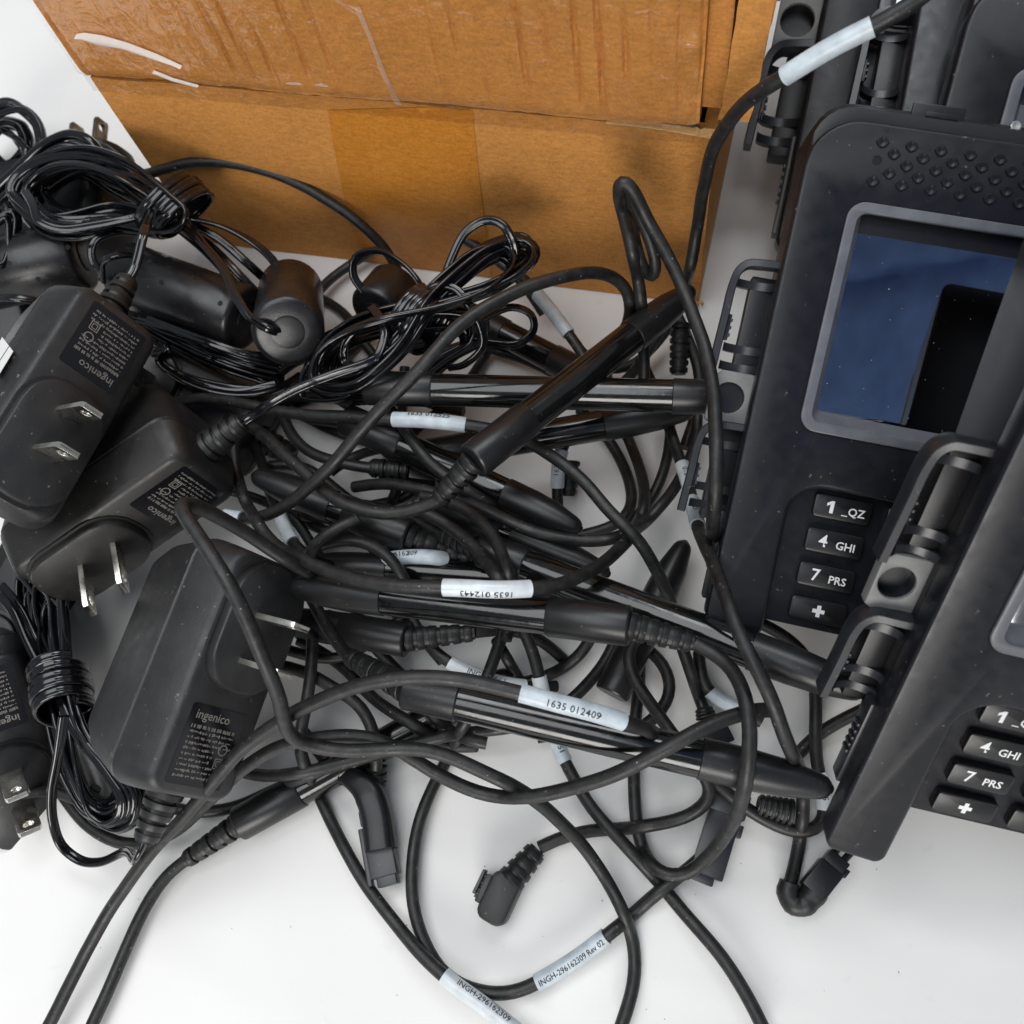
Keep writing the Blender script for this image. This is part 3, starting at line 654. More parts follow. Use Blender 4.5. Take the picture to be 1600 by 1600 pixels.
RL = cord('round cord looped upright in front of the box, running down past the terminal clips', [(1006, 620, 24), (1006, 540, 34), (1003, 484, 44), (997, 437, 54), (987, 391, 62), (975, 337, 70), (963, 290, 77), (968, 272, 80), (983, 283, 79), (998, 318, 76), (1015, 350, 74), (1037, 387, 70), (1062, 437, 66), (1081, 487, 64), (1097, 530, 64), (1112, 585, 64), (1119, 675, 66), (1119, 744, 66), (1116, 800, 58), (1112, 840, 44), (1117, 870, 26), (1124, 895, 14)])
cord('round cord bent into a narrow hairpin inside the upright loop', [(972, 292, 76), (985, 340, 68), (996, 395, 60), (1006, 430, 56), (1022, 446, 55), (1033, 431, 57), (1025, 397, 61), (1010, 362, 67), (994, 325, 73), (980, 290, 77)], r=1.62)
cord('round cord with a blank white sleeve crossing the rear terminals at the top', [(1470, -30, 128), (1440, 2, 126), (1362, 42, 122), (1290, 78, 118), (1222, 122, 112), (1178, 147, 106), (1147, 178, 98), (1122, 216, 88), (1105, 259, 78), (1097, 306, 66), (1089, 359, 54), (1078, 422, 42), (1069, 453, 36), (1050, 490, 28), (1020, 535, 18), (985, 590, 8), (950, 620, 5)], [((1228, 118), (1360, 40), '', 0)])
S1.cords.append(cord('', [(688, 781, 53), (660, 795, 51), (623, 804, 50), (581, 804, 50), (542, 792, 50), (508, 769, 49), (483, 744, 48), (441, 707, 46), (412, 679, 42), (393, 668, 36), (370, 660, 28), (345, 690, 20)], owner=S1))
cord('round cord with a white sleeve printed along its top edge, under the sweeping cord', [(270, 630, 30), (300, 622, 32), (356, 626, 36), (398, 634, 38), (441, 644, 40), (497, 650, 42), (553, 651, 44), (612, 655, 46), (665, 658, 46), (725, 662, 46), (770, 668, 44), (800, 680, 42), (835, 696, 42), (869, 716, 42), (897, 737, 42), (925, 764, 42), (947, 792, 42), (967, 815, 42), (995, 840, 40), (1015, 868, 36), (1032, 905, 32), (1049, 943, 26), (1060, 985, 18), (1068, 1022, 12), (1086, 1071, 9), (1098, 1105, 8)], [((612, 655), (724, 661), '1635 012525', 1)])
cord('short round cord running into a small ridged plug in the upper tangle', [(440, 640, 24), (443, 650, 25), (452, 677, 26), (469, 700, 27), (502, 714, 27), (539, 727, 27), (578, 731, 26)])
cord('round cord running down beneath the sleeve to the grip of the steep stylus', [(610, 640, 36), (632, 668, 36), (651, 699, 37), (674, 727, 38), (705, 752, 38), (742, 772, 36), (780, 800, 30), (820, 815, 24)])
cord('round cord bending down to the upside down printed sleeve, outer of two', [(640, 790, 40), (672, 803, 40), (700, 820, 40), (734, 848, 41), (762, 879, 43), (787, 912, 45), (800, 950, 38), (790, 1000, 24)])
cord('round cord bending down to the upside down printed sleeve, inner of two', [(660, 775, 36), (708, 786, 38), (737, 797, 39), (762, 823, 41), (782, 857, 43), (793, 887, 44), (798, 920, 44), (800, 965, 32)])
cord('round cord passing under the tapered stylus tip and curving up to the middle terminal', [(553, 761, 26), (595, 755, 30), (637, 758, 33), (677, 769, 34), (725, 783, 36), (756, 794, 37), (798, 817, 38), (841, 834, 38), (883, 844, 36), (925, 848, 34), (967, 840, 30), (998, 826, 26), (1023, 803, 22), (1046, 775, 18), (1066, 744, 16), (1085, 700, 14), (1090, 650, 12)])
cord('round cord making a wide loop through the middle of the tangle', [(560, 808, 42), (535, 819, 42), (502, 837, 41), (480, 865, 38), (478, 905, 30), (497, 956, 26)])
cord('round cord with a white sleeve printed upside down, from the left adapters', [(350, 640, 20), (362, 665, 26), (366, 719, 30), (373, 755, 33), (387, 789, 37), (407, 826, 42), (432, 854, 47), (469, 873, 52), (514, 893, 56), (567, 909, 60), (623, 916, 62), (694, 918, 63), (760, 921, 63), (827, 921, 60), (869, 916, 56), (911, 899, 50), (947, 876, 44), (970, 857, 38), (985, 838, 30), (1003, 805, 20), (1008, 780, 15), (1004, 747, 10), (990, 702, 7), (970, 662, 6), (950, 630, 8)], [((695, 918), (826, 922), '1635 012443', -1)])
cord('round cord curving over the bare paper behind the tapered stylus tip', [(905, 640, 5), (942, 674, 5), (962, 702, 5), (981, 741, 5), (990, 781, 6), (984, 809, 8), (960, 825, 9), (911, 834, 9), (870, 850, 10), (830, 870, 10)])
cord('round cord with two printed pale sleeves partly behind the middle terminal lower clip', [(1000, 560, 20), (1020, 600, 19), (1035, 643, 18), (1049, 679, 18), (1066, 724, 20), (1078, 765, 22), (1088, 816, 34), (1105, 861, 47), (1129, 916, 57), (1139, 950, 60), (1149, 981, 61), (1175, 1026, 62), (1197, 1075, 60), (1220, 1135, 54), (1239, 1180, 44), (1253, 1215, 22), (1255, 1250, 8), (1254, 1290, 5), (1245, 1340, 5), (1233, 1388, 5)], [((1064, 722), (1074, 765), '012', 1), ((1081, 782), (1091, 822), '1635', 1)])
cord('round cord standing close behind the two sleeved one', [(1046, 640, 10), (1046, 685, 9), (1043, 724, 8), (1026, 769, 7), (1004, 797, 6), (975, 825, 6)], r=1.62)
cord('short round cord with an upright printed sleeve above the bare paper', [(905, 665, 22), (885, 680, 20), (874, 700, 18), (871, 740, 14), (869, 770, 10), (872, 800, 8)], [((873, 700), (869, 758), '1635', 1)])
cord('round cord with a long blank sleeve stretched below the box corner', [(800, 420, 26), (825, 440, 28), (840, 460, 28), (868, 495, 27), (895, 530, 26), (915, 562, 24), (935, 600, 20)], [((840, 460), (892, 524), '', 0)])
S4.cords.append(cord('', [(1086, 1006, 50), (1127, 1022, 50), (1155, 1054, 52), (1167, 1087, 54), (1173, 1127, 54), (1172, 1176, 54), (1166, 1225, 50), (1150, 1275, 38), (1130, 1310, 26), (1106, 1339, 16), (1078, 1366, 10), (1050, 1378, 8), (1025, 1369, 6), (1006, 1344, 5), (997, 1306, 5), (992, 1259, 5), (989, 1206, 5), (990, 1144, 5), (998, 1083, 5), (1000, 1018, 5), (990, 980, 5)], owner=S4))
cord('long round cord with a printed white sleeve over the nearest stylus, leaving at bottom left', [(60, 1630, 6), (78, 1600, 7), (109, 1537, 9), (141, 1475, 12), (175, 1416, 16), (212, 1362, 22), (250, 1316, 28), (297, 1266, 36), (337, 1218, 42), (370, 1176, 47), (398, 1153, 50), (427, 1133, 53), (460, 1112, 56), (497, 1094, 59), (539, 1077, 61), (581, 1066, 63), (623, 1059, 64), (666, 1056, 64), (708, 1060, 64), (750, 1066, 63), (815, 1084, 62), (890, 1103, 61), (977, 1128, 56), (1020, 1145, 44), (1050, 1165, 22), (1062, 1195, 12)], [((816, 1083), (978, 1127), '1635 012409', 1)])
cord('round cord crossing below the nearest stylus and curling back left under the adapter', [(1215, 1112, 46), (1203, 1107, 50), (1187, 1108, 52), (1139, 1119, 54), (1087, 1141, 55), (1053, 1163, 54), (1006, 1191, 52), (956, 1212, 48), (903, 1229, 44), (850, 1243, 40), (815, 1248, 38), (778, 1247, 36), (731, 1234, 36), (675, 1206, 37), (630, 1174, 40), (595, 1156, 42), (553, 1147, 44), (511, 1150, 45), (469, 1156, 45), (435, 1168, 43), (393, 1190, 38), (356, 1222, 30), (320, 1258, 20), (285, 1292, 12), (250, 1313, 6), (215, 1321, 4), (180, 1318, 4), (150, 1304, 4), (125, 1280, 4), (103, 1250, 4), (80, 1215, 4), (60, 1170, 4)])
cord('high round cord arching over the largest adapter and away to the bottom edge', [(500, 905, 44), (469, 887, 52), (437, 869, 58), (406, 847, 64), (375, 825, 70), (337, 806, 77), (300, 786, 84), (278, 777, 87), (275, 790, 88), (291, 812, 88), (312, 837, 88), (337, 881, 88), (369, 928, 86), (384, 965, 83), (410, 1021, 77), (432, 1083, 69), (443, 1120, 62), (449, 1148, 54), (470, 1164, 48), (511, 1170, 46), (553, 1175, 46), (595, 1172, 47), (637, 1167, 46), (694, 1178, 44), (750, 1203, 42), (819, 1237, 36), (856, 1266, 28), (894, 1302, 18), (928, 1344, 10), (956, 1387, 6), (981, 1437, 5), (994, 1487, 5), (995, 1525, 5), (984, 1572, 5), (968, 1612, 5)])
cord('round cord running flat behind the nearest stylus from the largest adapter to the middle', [(330, 1190, 8), (370, 1205, 8), (398, 1212, 8), (427, 1214, 9), (463, 1209, 10), (502, 1201, 11), (539, 1190, 12), (581, 1184, 13), (620, 1168, 13), (680, 1153, 12), (750, 1142, 11), (822, 1134, 10), (895, 1092, 8), (927, 1062, 7), (952, 1030, 6), (962, 1000, 6)])
cord('round cord lying beside the lower left stylus', [(240, 1248, 5), (266, 1262, 5), (297, 1270, 5), (337, 1270, 5), (375, 1260, 5), (422, 1238, 6), (457, 1221, 8), (500, 1203, 10), (545, 1190, 10)])
cord('round cord running down the paper to a grey printed sleeve cut by the bottom edge', [(488, 1000, 24), (486, 1060, 24), (474, 1120, 22), (466, 1165, 16), (477, 1200, 10), (497, 1241, 6), (522, 1294, 5), (553, 1353, 5), (591, 1409, 5), (625, 1453, 5), (662, 1497, 6), (694, 1526, 7), (745, 1565, 7), (800, 1604, 7), (840, 1635, 7)], [((692, 1525), (812, 1612), 'INGH-296162309', 1)])
CT = cord('round cord curving round the bottom with a grey sleeve of printed number', [(792, 975, 22), (784, 990, 22), (777, 1014, 22), (761, 1062, 24), (745, 1095, 22), (728, 1127, 16), (712, 1155, 10), (697, 1191, 6), (678, 1225, 5), (662, 1259, 5), (650, 1300, 5), (642, 1350, 5), (642, 1400, 5), (650, 1444, 5), (669, 1491, 5), (694, 1524, 5), (722, 1545, 5), (750, 1553, 5), (787, 1555, 5), (816, 1548, 5), (840, 1539, 5), (893, 1502, 5), (948, 1464, 5), (975, 1438, 5), (1006, 1412, 5), (1037, 1388, 5), (1064, 1366, 5), (1090, 1346, 5), (1108, 1330, 4.6)], [((839, 1540), (948, 1464), 'INGH-296162309 Rev 02', 1)])
cord('round cord with a small pale sleeve passing under the nearest stylus to the lower right', [(800, 950, 26), (826, 997, 22), (838, 1034, 18), (845, 1070, 14), (866, 1152, 6), (875, 1180, 6), (891, 1205, 5), (915, 1253, 5), (952, 1294, 5), (992, 1337, 5), (1037, 1387, 5), (1069, 1425, 5), (1116, 1481, 5), (1156, 1534, 5), (1190, 1597, 5), (1203, 1630, 5)], [((840, 1060), (848, 1085), '', 0), ((868, 1150), (884, 1187), '51', 1)])
CK = cord('round cord ending in the angled plug on the bare paper', [(1005, 985, 14), (988, 1000, 14), (978, 1018, 14), (978, 1036, 14), (990, 1064, 14), (1013, 1095, 16), (1037, 1127, 20), (1066, 1170, 22), (1098, 1201, 20), (1116, 1225, 16), (1114, 1245, 13), (1090, 1270, 9), (1045, 1286, 6), (984, 1294, 5), (923, 1298, 5), (871, 1306, 5), (842, 1325, 5)])
cord('round cord making a rounded loop right of the printed sleeve under the ridged stylus end', [(985, 1000, 8), (1001, 1008, 8), (1033, 1026, 8), (1051, 1062, 8), (1045, 1099, 8), (1021, 1127, 8), (985, 1150, 8), (950, 1160, 7)])
cord('round cord curving under the ridged stylus end, left of two arcs', [(926, 990, 9), (919, 1006, 8), (907, 1026, 7), (883, 1046, 6), (854, 1060, 6), (815, 1068, 6), (770, 1070, 8)])
cord('round cord coming from beneath the middle terminal keypad down to a sleeved bend', [(1160, 960, 12), (1192, 975, 12), (1215, 984, 12), (1242, 1002, 12), (1265, 1028, 12), (1276, 1075, 10), (1276, 1120, 8), (1272, 1165, 7), (1276, 1205, 6), (1290, 1240, 5), (1294, 1275, 5), (1288, 1296, 5), (1268, 1305, 5), (1240, 1302, 5), (1212, 1292, 5), (1175, 1270, 6), (1149, 1252, 8), (1120, 1225, 9)], [((1280, 1214), (1294, 1272), '1635', 1)])
cord('short round cord with a blank pale sleeve left of the upright clip cords', [(1092, 1020, 8), (1091, 1050, 9), (1098, 1078, 9), (1115, 1092, 9), (1138, 1100, 9), (1160, 1110, 9), (1190, 1128, 8)], [((1106, 1087), (1158, 1109), '', 0)])
cord('round cord disappearing under the front terminal lower clip', [(1215, 1215, 5), (1250, 1172, 5), (1287, 1139, 6), (1325, 1120, 7), (1360, 1103, 8), (1410, 1085, 9)])
S6.cords.append(cord('', [(470, 900, 30), (490, 940, 30), (497, 957, 30), (514, 987, 31), (532, 1012, 33), (545, 1026, 35)], owner=S6))
S8.cords.append(cord('', [(290, 1344, 5), (266, 1359, 5), (241, 1391, 5), (219, 1431, 5), (200, 1475, 5), (184, 1512, 5), (166, 1553, 5), (145, 1600, 5), (128, 1640, 5)], owner=S8))
S9.cords.append(cord('', [(738, 874, 25), (765, 888, 23), (800, 900, 20), (840, 915, 16), (870, 935, 12)], owner=S9))
S11.cords.append(cord('', [(742, 988, 20), (770, 984, 18), (810, 985, 14), (850, 1000, 10), (880, 1030, 6)], owner=S11))
S5.cords.append(cord('', [(690, 836, 30), (660, 820, 28), (620, 800, 24), (580, 790, 20), (530, 785, 16)], owner=S5))
cord('round cord with a pale sleeve seen end on beside the left adapters', [(395, 690, 14), (412, 730, 18), (425, 780, 22), (440, 812, 26), (455, 848, 28), (490, 880, 26), (530, 892, 24), (585, 878, 24), (640, 868, 26), (692, 872, 26), (730, 880, 22)], [((418, 805), (455, 845), '', 0), ((586, 876), (694, 872), 'INGH-296162309', 1)])
cord('round cord behind the steep stylus running to the lower right', [(905, 545, 10), (935, 575, 9), (975, 580, 8), (1010, 555, 8), (1035, 525, 10), (1058, 495, 14)], r=1.62)
cord('round cord standing between upright loop and the middle terminal', [(1040, 465, 20), (1062, 500, 18), (1082, 545, 16), (1095, 590, 14), (1090, 640, 12), (1070, 700, 10)])
cord('round cord threading under the level stylus from the upper left', [(735, 520, 14), (760, 545, 12), (800, 555, 10), (850, 575, 8), (890, 600, 7), (915, 640, 6)], r=1.62)
cord('round cord crossing the dark gaps left of the steep stylus', [(410, 745, 18), (440, 760, 18), (475, 790, 18), (520, 815, 18), (560, 830, 16), (600, 880, 14)])
cord('round cord arching under the printed sleeve to the small dark collar', [(470, 872, 30), (500, 850, 34), (540, 842, 36), (580, 848, 37), (610, 868, 36), (632, 900, 34), (640, 930, 28)], r=1.62)
cord('round cord running left to right in the shadow under the ridged stylus end', [(640, 960, 18), (655, 990, 17), (680, 1022, 16), (705, 1040, 16), (760, 1062, 14), (820, 1075, 12), (870, 1072, 8)], [((702, 1038), (826, 1070), 'INGH-2961', 1)], r=1.62)
cord('round cord dropping behind the pale sleeve over the bare paper', [(775, 1000, 12), (790, 1030, 10), (810, 1060, 8), (840, 1110, 6), (850, 1160, 5)], r=1.62)
cord('round cord curling beneath the adapter prongs', [(440, 1040, 20), (480, 1050, 20), (520, 1075, 22), (560, 1095, 20), (580, 1125, 18), (590, 1165, 14), (588, 1200, 10)])
cord('round cord lying low between the largest adapter and the stylus grips', [(430, 1010, 14), (470, 1020, 14), (520, 1035, 14), (560, 1020, 13), (600, 985, 12), (650, 955, 10)], r=1.62)
cord('round cord at the far left showing under the cut off adapter', [(-20, 1265, 6), (40, 1240, 5), (80, 1232, 5), (110, 1245, 5), (135, 1262, 6), (150, 1230, 8)], r=1.62)
rl = random.Random(11)                         # cords lying deepest in the heap
for k in range(20):
    x_, y_ = rl.uniform(330, 620), rl.uniform(560, 1000); a_ = rl.uniform(-.5, .6); pts_ = []
    for q in range(7):
        pts_.append((x_, y_, rl.uniform(4, 14))); a_ += rl.uniform(-.75, .75) - (.25 if y_ > 980 else 0) + (.3 if y_ < 600 else 0); x_ += 58 * math.cos(a_); y_ += 52 * math.sin(a_)
    Cord(pts_, rl.choice((1.62, 1.72)), 'cord', 'round black cord lying lowest in the shadow beneath the styluses', 'cord', (), None, 'cords lying lowest in the heap')
# ---- lift crossing cords apart
def relax():
    pos, rad, cid, idx, fix = [], [], [], [], []
    for ci, c in enumerate(CORDS):
        for k, p in enumerate(c.pts): pos.append(p); rad.append(c.r + .12); cid.append(ci); idx.append(k); fix.append(0)
    for si, s in enumerate(STY):
        L = (s.B - s.A).length; n = int(L / 2)
        for k in range(n + 1): pos.append(s.A + (s.B - s.A) * (k / n)); rad.append(s.r); cid.append(1000 + si); idx.append(k); fix.append(1)
    pos = np.array([tuple(p) for p in pos]); rad = np.array(rad); cid = np.array(cid); idx = np.array(idx); fix = np.array(fix)
    own = {ci: 1000 + STY.index(c.owner) for ci, c in enumerate(CORDS) if c.owner}
    z0 = pos[:, 2].copy()
    for it in range(60):
        if it % 8 == 0:
            I, J = [], []
            for a in range(0, len(pos), 400):
                d = pos[a:a + 400, None, :2] - pos[None, :, :2]; q = np.argwhere((d ** 2).sum(-1) < 90)
                q[:, 0] += a; q = q[q[:, 0] < q[:, 1]]; I.append(q[:, 0]); J.append(q[:, 1])
            I = np.concatenate(I); J = np.concatenate(J)
            ok = ~((cid[I] == cid[J]) & (np.abs(idx[I] - idx[J]) < 9)) & ~((fix[I] == 1) & (fix[J] == 1))
            for ci, si in own.items(): ok &= ~(((cid[I] == ci) & (cid[J] == si)) | ((cid[J] == ci) & (cid[I] == si)))
            I, J = I[ok], J[ok]
        d = pos[I] - pos[J]; L = np.sqrt((d ** 2).sum(1)) + 1e-6; need = rad[I] + rad[J]; h2 = (d[:, :2] ** 2).sum(1)
        tgt = np.sqrt(np.maximum(need ** 2 - h2, 0)); bad = L < need
        up = np.where(z0[I] >= z0[J], 1., -1.); mv = np.where(bad, np.maximum(tgt - up * d[:, 2], 0), 0) * up
        wi = np.where(fix[I] == 1, 0, np.where(fix[J] == 1, 1., .5)); wj = np.where(fix[J] == 1, 0, np.where(fix[I] == 1, 1., .5))
        dz = np.zeros(len(pos)); cnt = np.zeros(len(pos)) + 1e-9
        for A_, w_, s_ in ((I, wi, 1), (J, wj, -1)):
            np.add.at(dz, A_, s_ * w_ * mv); np.add.at(cnt, A_, (np.abs(mv) > 1e-4))
        dz = dz / np.maximum(cnt, 1) * .7
        # spread each push along its cord
        for ci in range(len(CORDS)):
            m_ = np.nonzero(cid == ci)[0]; v = dz[m_]
            if np.abs(v).max() < 1e-3: continue
            ker = np.exp(-(np.arange(-7, 8) / 3.2) ** 2); e = np.convolve(np.pad(v, 7, 'edge'), ker, 'valid') / ker.max() * .35
            dz[m_] = np.where(np.abs(v) > np.abs(e), v, e)
        ray = pos - CAMP; ray = ray / ray[:, 2:3]
        lim = np.where(fix == 1, 0, dz)
        pos += ray * lim[:, None]
        low = (pos[:, 2] < rad + .9) & (fix == 0)
        pos[low] += ray[low] * ((rad[low] + .9) - pos[low, 2])[:, None]
        if it % 6 == 5:
            for ci in range(len(CORDS)):
                m_ = np.nonzero(cid == ci)[0]; q = pos[m_]
                if len(q) > 4: q[1:-1] = q[1:-1] * .5 + (q[:-2] + q[2:]) * .25; pos[m_] = q
    k = 0
    for c in CORDS:
        n = len(c.pts); c.pts = [Vector(p) for p in pos[k:k + n]]; k += n
relax()
def wobble(path, a, seed):
    return [p + Vector((noise.noise(Vector((i * .16, seed, 0))), noise.noise(Vector((i * .16, seed, 7))), noise.noise(Vector((i * .16, seed, 13))) * .5)) * a for i, p in enumerate(path)]
def build_cord(c, seed):
    off = tuple(c.pts[len(c.pts) // 2])
    path = wobble(c.pts, .35, seed); b = newbm(); sweep(b, path, circ(c.r, 12))
    if c.owner: root = c.owner.root; off = c.owner.off; o = obj('cord', b, 'rubber', root, 60, off=off); par = o
    else:
        o = obj(c.name, b, 'rubber', None, 60, off=off); tag(o, c.label, c.cat, c.group); par = o
    c.obj = o; c.off = off; c.path = path
    if not c.sleeves: return
    pr = [proj(p) for p in path]; fr = frames(path)
    def near(q): return min(range(len(pr)), key=lambda i: (pr[i][0] - q[0]) ** 2 + (pr[i][1] - q[1]) ** 2)
    for k, (qa, qb, txt, dirn) in enumerate(c.sleeves):
        i0, i1 = sorted((near(qa), near(qb))); i1 = max(i1, i0 + 3)
        seg = path[i0:i1 + 1]; b = newbm(); sweep(b, seg, circ(c.r + .42, 16), fr=fr[i0:i1 + 1])
        sl = obj('label_sleeve', b, 'sleeve' if (k + seed) % 2 else 'sleeve_dirty', par, 60, off=off)
        if not txt: continue
        # wrap the print round the tube on the side towards the camera
        ds = [0]
        for p, q in zip(seg, seg[1:]): ds.append(ds[-1] + (q - p).length)
        Ltot = ds[-1]; size = 2.3 if len(txt) < 13 else 2.15
        tb = text_bm(txt, size, 'CENTER', .01); bmesh.ops.triangulate(tb, faces=tb.faces[:])
        le = [e for e in tb.edges if e.calc_length() > .5]
        bmesh.ops.subdivide_edges(tb, edges=le, cuts=2)
        xs = [v.co.x for v in tb.verts]; wtx = max(xs) - min(xs); kx = min(1.0, Ltot * .92 / wtx)
        rr = c.r + .5
        # which way does the path run on the picture?
        A_, B_ = proj(seg[0]), proj(seg[-1]); run = 1 if (B_[0] - A_[0]) > 0 or abs(B_[0] - A_[0]) < 14 and B_[1] < A_[1] else -1
        if dirn < 0: run = -run
        for v in tb.verts:
            sx = Ltot / 2 + run * (v.co.x * kx); sx = max(0, min(Ltot - 1e-4, sx))
            j = max(i for i in range(len(ds)) if ds[i] <= sx); j = min(j, len(seg) - 2); t = (sx - ds[j]) / max(1e-6, ds[j + 1] - ds[j])
            p = seg[j].lerp(seg[j + 1], t); tn = (seg[j + 1] - seg[j]).normalized()
            tocam = Vector(CAMP) - p; nn = (tocam - tn * tocam.dot(tn)).normalized(); sd = nn.cross(tn) * run     # sd: text up
            a = (v.co.y * 1.0) / rr + ({'1635 012525': .95, '1635 012443': .62, '1635 012409': -.25, 'INGH-296162309 Rev 02': -.3, 'INGH-296162309': .5}.get(txt, .2))
            v.co = p + (nn * math.cos(a) + sd * math.sin(a)) * rr
        obj('sleeve_print', tb, 'ink', sl, None, off=off)
def build_stylus(s):
    A, B = s.A, s.B; d = (B - A); L = d.length; d.normalize(); off = tuple(A); s.off = off
    root = empty('stylus', off); tag(root, s.label, 'stylus', 'black corded styluses'); s.root = root
    r = s.r; cl = s.coneL
    b = newbm(); lathe(b, A, B, [(s.rear - 1, r), (L - cl + 1, r)], 24); obj('barrel', b, 'tube', root, off=off)
    b = newbm(); lathe(b, A, B, [(0, r * .62), (.02, r * .98), (.35, r * 1.06), (.7, r * 1.09), (s.rear - .4, r * 1.09), (s.rear, r * 1.02)], 24); obj('rear_grip', b, 'grip', root, off=off)
    t0 = L - cl
    b = newbm(); lathe(b, A, B, [(t0, r * 1.0), (t0 + .2, r * 1.07), (t0 + cl * .35, r * 1.06), (t0 + cl * .62, r * .95), (L - 4, r * .70), (L - 2.2, r * .61), (L - 1.1, r * .50), (L - .4, r * .34), (L - .1, r * .2)], 24); obj('tip_grip', b, 'grip', root, off=off)
    b = newbm(); bmesh.ops.create_uvsphere(b, u_segments=14, v_segments=10, radius=r * .30, matrix=Matrix.Translation(B - d * .9)); obj('nib', b, 'tube', root, off=off)
    if s.relief is not None:
        e = s.relief; u = (A - e).normalized()
        strain(root, A + d * .8, e, r * .80, 2.5, off=off, nseg=6)
for s in STY: build_stylus(s)
for i, c in enumerate(CORDS): build_cord(c, i)
# ---- plugs at cord ends (parts of their cords)
def add_part(c, name, b, m='relief', ang=38): return obj(name, b, m, c.obj, ang, off=c.off)
def basis(p0, p1, up=Vector((0, 0, 1))):
    y = (p1 - p0).normalized(); x = y.cross(up).normalized(); z = x.cross(y)
    m_ = Matrix((x, y, z)).transposed().to_4x4(); m_.translation = p0; return m_
def find(txt): return next(c for c in CORDS if c.label and txt in c.label)
# angled plug lying on the paper
c = find('ending in the angled plug'); e = P(842, 1325, 5)
strain(c.obj, P(796, 1378, 6), P(840, 1327, 5), 4.0, 2.9, off=c.off, nseg=4)
mb = basis(P(802, 1368, 0), P(772, 1432, 0))
b = newbm(); rbox(b, 8.2, 13, .9, 8.6, 2.6, 1.0, 0, 6.2); add_part(c, 'plug_body', xf(b, mb), 'relief')
b = bbox((4.6, 6, 5), (2.0, 7.5, 5.4), .4); [merge(b, bbox((5.4, 3.2 + 1.8 * k, 5), (1.6, .7, 4.6), .15)) for k in range(4)]
add_part(c, 'plug_contacts', xf(b, mb), 'casing_gloss')
add_part(c, 'latch', xf(bbox((6.5, 5, 6.0), (.9, 6.5, 4.2), .25), mb), 'clipgrey')
# moulded right angle plug (its own lead comes out of the heap)
mc = Cord([(470, 1140, 8), (495, 1170, 7), (520, 1200, 8), (535, 1212, 9)], 1.9, 'cord', 'short black cord with a glossy bent plug pointing down on the paper', 'cord', (), None, CG)
build_cord(mc, 91)
path = catmull([P(528, 1208, 8), P(552, 1216, 9), P(575, 1236, 9), P(588, 1268, 8.5), P(594, 1310, 8), P(596, 1328, 8)], 1.2); n = len(path)
b = newbm(); sweep(b, path, rrect(2, 2, .55, 0, 0, 3), rad=lambda i: 2.2 + 1.9 * min(1, i / (n * .45))); add_part(mc, 'plug_body', b, 'casing_gloss', 50)
mb = basis(P(595, 1322, 6), P(603, 1366, 6))
b = bbox((0, 3.5, 0), (7.4, 9, 5.6), .4); merge(b, bbox((-.4, 7.4, 0), (5.4, 6, 4.6), .3)); add_part(mc, 'plug_tip', xf(b, mb), 'clipgrey')
b = bbox((4.2, 2, 1), (1.3, 15, 3.0), .3); merge(b, bbox((3.4, -8, 1), (1.0, 4, 3.0), .3)); add_part(mc, 'latch', xf(b, mb), 'clipgrey')
b = newbm(); lathe(b, P(524, 1206, 8), P(545, 1214, 9), [(0, 2.4), (1.2, 2.6), (1.3, 2.2), (1.9, 2.2), (2.0, 2.8), (3.2, 2.9), (3.3, 2.4), (3.8, 2.4)], 14); add_part(mc, 'strain_relief', b, 'casing_gloss')
# plug curled under the front terminal foot
c = find('with two printed pale sleeves')
path = catmull([P(1234, 1378, 5), P(1231, 1395, 4.6), P(1238, 1409, 4.4), P(1252, 1413, 4.4), P(1266, 1402, 4.6), P(1276, 1388, 5)], .7); n = len(path)
b = newbm(); sweep(b, path, circ(1, 12), rad=lambda i: 2.6 + .18 * (1 if (i // 2) % 2 else 0) + .8 * i / n); add_part(c, 'strain_relief', b)
mb = basis(P(1264, 1398, 5.2), P(1306, 1345, 5.2))
b = newbm(); merge(b, bbox((0, 5, 0), (6.6, 8.5, 6.4), .7)); merge(b, bbox((0, 10.6, .2), (5.6, 3.6, 5.4), .4)); merge(b, bbox((3.4, 10, 1), (.8, 2.2, 3), .1)); add_part(c, 'plug_body', xf(b, mb), 'casing_gloss')
b = newbm()
for k in (-1, 1): sweep(b, catmull([mb @ Vector((k * 1.3, 11, 0)), mb @ Vector((k * 1.4, 14, .4)), mb @ Vector((k * 1.4 + .3, 19, 1.2))], 1.5), circ(.95, 8))
add_part(c, 'wire', b, 'pvc')
# dark flat plug under the right hand loop
c = CT; mb = basis(P(1100, 1378, 4.6), P(1135, 1262, 4.6))
b = bbox((0, 10, 0), (8.4, 17, 5.6), .6); merge(b, bbox((0, 21, 0), (10.4, 6.5, 6.2), .5)); merge(b, bbox((4.8, 15, 0), (1.4, 3.2, 4), .2)); merge(b, bbox((-1, 1.0, 0), (6.4, 3, 4.4), .3)); add_part(c, 'plug_body', xf(b, mb), 'clipgrey')
c = find('white sleeve printed along its top edge'); strain(c.obj, P(1104, 1122, 8), P(1099, 1106, 8), 3.0, 2.4, off=c.off, nseg=3); add_part(c, 'plug_body', xf(bbox((0, 4.5, 0), (7.6, 8, 5.4), .5), basis(P(1104, 1120, 7), P(1124, 1160, 6))), 'casing_gloss')
c = find('small ridged plug'); strain(c.obj, P(640, 735, 25), P(578, 731, 26), 3.6, 2.8, off=c.off, nseg=5); add_part(c, 'plug_body', xf(bbox((0, 4, 0), (7, 8, 5.4), .5), basis(P(640, 735, 25), P(680, 740, 23))), 'casing_gloss')
c = find('sleeved bend'); strain(c.obj, P(1238, 1270, 7), P(1184, 1256, 8), 3.6, 2.6, off=c.off, nseg=6)
